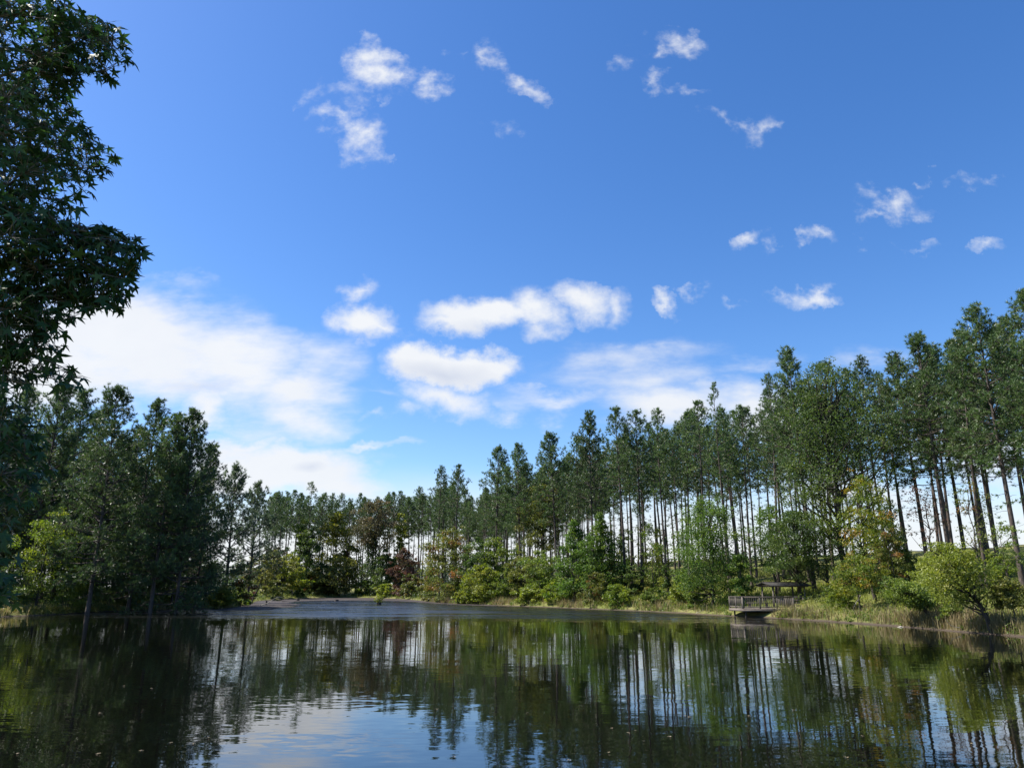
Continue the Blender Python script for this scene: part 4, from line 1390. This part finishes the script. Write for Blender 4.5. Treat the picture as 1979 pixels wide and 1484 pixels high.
def undergrowth(n, dist_fn, lo, hi, mat, label, r, hgt=(0.4, 1.6), per=46, leaf=0.13):
    q, d = bank_points(n, dist_fn, r, lo, hi)
    z = ground_z(q[:, 0], q[:, 1], d)
    hh = r.uniform(*hgt, len(q))
    c = np.repeat(np.concatenate([q, z[:, None]], 1), per, 0)
    k = np.repeat(hh, per)
    off = unit(r.normal(size=c.shape)) * r.uniform(0, 1, (len(c), 1)) ** .5
    off[:, 2] = abs(off[:, 2])
    c = c + off * k[:, None] * np.array([0.75, .75, 1])
    v_, f_ = leaf_quads(c, leaf, r)
    t = np.clip(np.repeat(np.clip(r.normal(.45, .25, len(q)), 0, 1), per) + r.normal(0, .1, len(c)), 0, 1)
    tag(link('undergrowth', np_mesh('undergrowth', v_, f_, M[mat], t)), label, 'undergrowth', kind='stuff')


undergrowth(420, lambda n: gr.uniform(0.15, 1.6, n), 840, 1979, 'mid', 'low green weeds at the very edge of the water on the right bank', gr, (0.15, 0.7))
undergrowth(260, lambda n: gr.uniform(0.15, 1.4, n), 0, 470, 'olive', 'low weeds at the very edge of the shaded left shore', gr, (0.15, 0.7))
undergrowth(420, lambda n: gr.uniform(1.5, 20, n), 840, 1979, 'willow', 'yellow-green weeds scattered over the sunny right slope', gr, (0.3, 1.1))
undergrowth(330, lambda n: gr.uniform(1.2, 16, n), 840, 1560, 'mid', 'green weeds and brambles along the right bank', gr, (0.4, 1.6))
undergrowth(260, lambda n: gr.uniform(0.6, 14, n), 0, 480, 'deep', 'dark weeds under the left pines', gr, (0.4, 1.7))
undergrowth(520, lambda n: gr.uniform(8, 40, n), 0, 480, 'deep', 'dark leafy understorey filling the space between the left pines', gr, (1.5, 4.0), per=90, leaf=.26)
undergrowth(260, lambda n: gr.uniform(0.6, 9, n), 470, 900, 'deep', 'dark brush standing along the far shore', gr, (0.5, 2.2), per=60, leaf=.22)
undergrowth(420, lambda n: gr.uniform(2.0, 24, n), 480, 900, 'olive', 'tangled olive undergrowth behind the far shore', gr, (0.5, 1.8), per=60, leaf=.22)


def far_woods():
    r = np.random.default_rng(9)
    n = 26000
    px = r.uniform(380, 1460, n)
    Y = r.uniform(330, 420, n)
    uu = (px - PW / 2) / F_PX * 1.03
    x = uu * Y
    top = 11 + 3.0 * np.sin(x * 0.07) + 2.0 * np.sin(x * 0.23 + 1) + 1.2 * np.sin(x * .61)
    z = ground_z(x, Y) + top * r.uniform(0, 1, n) ** 0.8
    v_, f_ = leaf_quads(np.stack([x, Y, z], -1), 1.3, r)
    tag(link('far_woods', np_mesh('far_woods', v_, f_, M['far'], r.uniform(0, 1, n))), 'low dark line of woods far beyond the pine trunks', 'woods', kind='stuff')


far_woods()


# ------------------------------------------------------------------ fishing deck
def fishing_deck():
    gx, gy = DECK[0], DECK[1]
    root = empty('fishing_deck', (gx, gy, 0), DECK[2])
    W, D, zf = 4.8, 3.0, 0.72          # along the front, towards the bank, floor height
    fl = Acc()
    nb = 24
    for i in range(nb):
        fl.box(((i + 0.5) * W / nb, D / 2, zf), (W / nb - 0.012, D, 0.045))
    link('floor', fl.mesh('deck_floor', M['deck_wood']), root)
    bm_ = Acc()
    for y in (0.03, D / 2, D - 0.03):
        bm_.box((W / 2, y, zf - 0.125), (W, 0.05, 0.20))
    for x in (0.028, W - 0.028):
        bm_.box((x, D / 2, zf - 0.122), (0.05, D - 0.12, 0.19))
    link('joist_frame', bm_.mesh('deck_joists', M['deck_wood']), root)
    for x in (0.35, W / 2, W - 0.35):
        for y in (0.25, D - 0.4):
            p = Acc().tube([(x, y, -0.8), (x, y, zf - 0.03)], 0.075, 8)
            link('piling', p.mesh('deck_piling', M['dark_bark']), root)
    rh = 1.0

    def railing(ax, ay, bx_, by_, nposts):
        L = math.hypot(bx_ - ax, by_ - ay)
        rz = math.atan2(by_ - ay, bx_ - ax)
        ux, uy = (bx_ - ax) / L, (by_ - ay) / L
        cap = Acc().box(((ax + bx_) / 2, (ay + by_) / 2, zf + rh + 0.02), (L + 0.1, 0.13, 0.038), rz)
        rail = link('railing', cap.mesh('rail_cap', M['rail_wood']), root)
        lo = Acc()
        lo.box(((ax + bx_) / 2, (ay + by_) / 2, zf + 0.16), (L, 0.036, 0.085), rz)
        lo.box(((ax + bx_) / 2, (ay + by_) / 2, zf + rh - 0.055), (L, 0.036, 0.085), rz)
        link('rail', lo.mesh('rail_boards', M['rail_wood']), rail)
        for i in range(nposts):
            t = i / (nposts - 1)
            p = Acc().box((ax + (bx_ - ax) * t, ay + (by_ - ay) * t, zf + rh / 2 - 0.06), (0.095, 0.095, rh + 0.1), rz)
            link('post', p.mesh('rail_post', M['rail_wood']), rail)
        nbal = int(L / 0.17)
        for i in range(1, nbal):
            t = i / nbal
            b = Acc().box((ax + (bx_ - ax) * t - uy * 0.037, ay + (by_ - ay) * t + ux * 0.037, zf + 0.52), (0.036, 0.034, 0.84), rz + rng.normal(0, .02))
            link('baluster', b.mesh('rail_baluster', M['rail_wood']), rail)
    railing(0.07, 0.07, W - 0.07, 0.07, 4)
    railing(0.07, D - 0.1, 0.07, 0.17, 3)
    railing(W - 0.07, 0.17, W - 0.07, D - 0.1, 3)
    # gangway with horizontal boards towards the bank
    g = Acc()
    for k in range(7):
        g.box((W + 0.12 + k * 0.17, D * 0.45 + k * .02, zf - 0.01 + k * 0.012), (0.155, 1.2, 0.04))
    link('gangway', g.mesh('gangway', M['deck_wood']), root)
    g = Acc()
    for k in range(4):
        g.box((W + 0.65, D * 0.45 - 0.62, zf + 0.18 + k * 0.26), (1.25, 0.035, 0.11))
    for x in (W + 0.12, W + 1.2):
        g.box((x, D * 0.45 - 0.66 + 0.085, zf + 0.42), (0.09, 0.09, 1.2))
    link('slatted_rail', g.mesh('slatted_rail', M['rail_wood']), root)
    # shelter roof on posts
    zr = 2.62
    for x, y in ((4.1, D - 0.5), (7.1, D - 0.5), (4.1, D + 1.7), (7.1, D + 1.7)):
        foot = -0.2 if (y > D or x > W) else zf
        p = Acc().box((x, y, (zr + foot) / 2), (0.12, 0.12, zr - foot))
        link('roof_post', p.mesh('roof_post', M['rail_wood']), root)
    rf = Acc()
    for s in (-1, 1):
        rf.box((5.6, D + 0.6 + s * 0.88, zr + 0.18), (4.0, 1.86, 0.06), 0, (-s * 0.17, 0))
    rf.box((5.6, D + 0.6, zr + 0.375), (4.04, 0.16, 0.05))
    link('roof', rf.mesh('shelter_roof', M['roof_felt']), root)
    bm2 = Acc()
    for y in (D - 0.5, D + 1.7):
        bm2.box((5.6, y, zr + 0.0), (3.8, 0.075, 0.15))
    link('roof_beam', bm2.mesh('roof_beam', M['rail_wood']), root)
    bench = Acc()
    bench.box((2.6, D - 0.5, zf + 0.45), (2.2, 0.36, 0.05))
    for x in (1.8, 3.4):
        bench.box((x, D - 0.5, zf + 0.22), (0.09, 0.3, 0.40))
    link('bench', bench.mesh('deck_bench', M['deck_wood']), root)
    tag(root, 'weathered wooden fishing deck with railings and a dark roofed shelter at the water', 'deck')


fishing_deck()


# ------------------------------------------------------------------ dead wood and small things on the water
def dead_branch(px, py, off, vec, label, mat='dead_wood', r=0.05, forks=3, name='fallen_branch', seed=0):
    x, y = on_water(px, py)
    y += off
    z = max(0.0, float(ground_z(x, y)[0]))
    rr = np.random.default_rng(seed + 800)
    root = empty(name, (x, y, z))
    v_ = np.array(vec, float)
    s = np.linspace(0, 1, 6)
    pa = v_ * s[:, None] + rr.normal(0, 0.03 * np.linalg.norm(v_), (6, 3)) * np.sin(s * PI)[:, None]
    pa[0, 2] -= 0.15
    a = Acc().tube(pa, r * (1 - 0.75 * s), 6)
    for j in range(forks):
        q = pa[rr.integers(2, 5)]
        e = q + v_ * rr.uniform(.25, .45) + rr.normal(0, 0.22 * np.linalg.norm(v_), 3)
        e[2] = max(e[2], 0.03)
        a.tube([q, (q + e) / 2 + rr.normal(0, .03, 3), e], [r * .5, r * .35, r * .12], 5)
    link('limb', a.mesh('dead_limb', M[mat], True), root)
    return tag(root, label, 'branch')


dead_branch(834, 1161, 0.6, (-1.6, .3, 1.0), 'bleached fallen branch propped on the shore below the big rounded tree', seed=1)
dead_branch(495, 1172, 1.0, (2.6, .5, 1.3), 'pale dead branch lying over the mudflat under the leaning olive tree', seed=2, r=.06)
dead_branch(1690, 1203, 3.5, (1.2, .2, 1.5), 'grey bare branch slanting up beside the low green and orange tree', seed=3, r=.04)
dead_branch(1672, 1204, 2.0, (2.3, .1, 0.35), 'long bare branch lying across the bank before the low orange tree', seed=4, r=.03)
dead_branch(1735, 1212, 0.5, (2.2, -.15, 0.12), 'pale driftwood log at the waterline beside the dark leaning willow', seed=5, r=.08, forks=1)
dead_branch(1870, 1221, 0.3, (-1.0, -.25, 0.25), 'small pale stick poking from the water beneath the big willow', seed=6, r=.03, forks=2)
dead_branch(1345, 1187, 0.3, (0.9, -.1, 0.4), 'pale twig sticking out of the tan reeds at the water', seed=7, r=.03, forks=2)


def stump(px, py, h, r0, label, bush=None, seed=0):
    x, y = on_water(px, py)
    root = empty('tree_stump', (x, y, 0))
    rr = np.random.default_rng(seed + 900)
    s = np.linspace(0, 1, 5)
    pa = np.stack([0.05 * s, 0 * s, -0.3 + (h + .3) * s], -1)
    a = Acc().tube(pa, r0 * (1.25 - 0.35 * s), 9)
    a.tube([pa[-1], pa[-1] + np.array([0, 0, 0.02])], [r0 * .9, 0.01], 9)
    link('wood', a.mesh('stump_wood', M['dark_bark'], True), root)
    if bush:
        n = 380
        P = unit(rr.normal(size=(n, 3))) * rr.uniform(0, 1, (n, 1)) ** .5 * np.array([.8, .6, .7]) + np.array([0, 0, h + .45])
        v_, f_ = leaf_quads(P, .2, rr)
        link('sprout', np_mesh('stump_sprout', v_, f_, M[bush], rr.uniform(0, 1, n)), root)
    return tag(root, label, 'stump')


stump(732, 1168, 0.35, .35, 'dark stump in the far water sprouting a yellowish bush', 'willow', 1)
stump(650, 1161.5, 0.3, .4, 'low dark stump at the edge of the far mudflat below the yellow-green sweetgum', None, 2)
stump(514, 1168.5, 0.6, .13, 'short upright dead stub on the brown mudflat by the point', None, 3)
stump(575, 1160.5, 0.35, .35, 'squat stump where the brown mudflat meets the far shore', None, 4)

lr = np.random.default_rng(21)
for k, (px, py) in enumerate([(293, 1331), (176, 1307), (330, 1436), (31, 1457), (272, 1452), (191, 1457), (372, 1438), (462, 1312), (1020, 1378), (1101, 1470), (1175, 1455), (1230, 1413), (1333, 1386), (1667, 1423),
                              (1636, 1464), (1107, 1312), (1331, 1387), (1215, 1417), (877, 1232), (22, 1381), (1449, 1384), (1182, 1408)] + [(float(a), float(b)) for a, b in zip(lr.uniform(20, 1960, 22), lr.uniform(1290, 1478, 22))]):
    x, y = on_water(px, py)
    me_pts = star_leaf() * lr.uniform(.035, .06)
    me = bpy.data.meshes.new('floating_leaf')
    n = len(me_pts)
    me.from_pydata([(0, 0, 0.012)] + [(a, b, 0.006 + lr.uniform(0, .02)) for a, b in me_pts], [], [(0, 1 + j, 1 + (j + 1) % n) for j in range(n)])
    me.materials.append(M['fallen_leaf'])
    o = link('floating_leaf', me)
    o.location = (x, y, 0)
    o.rotation_euler = (0, 0, lr.uniform(0, 6.28))
    tag(o, 'small pale fallen leaf floating on the dark water', 'leaf', 'fallen leaves on the pond')
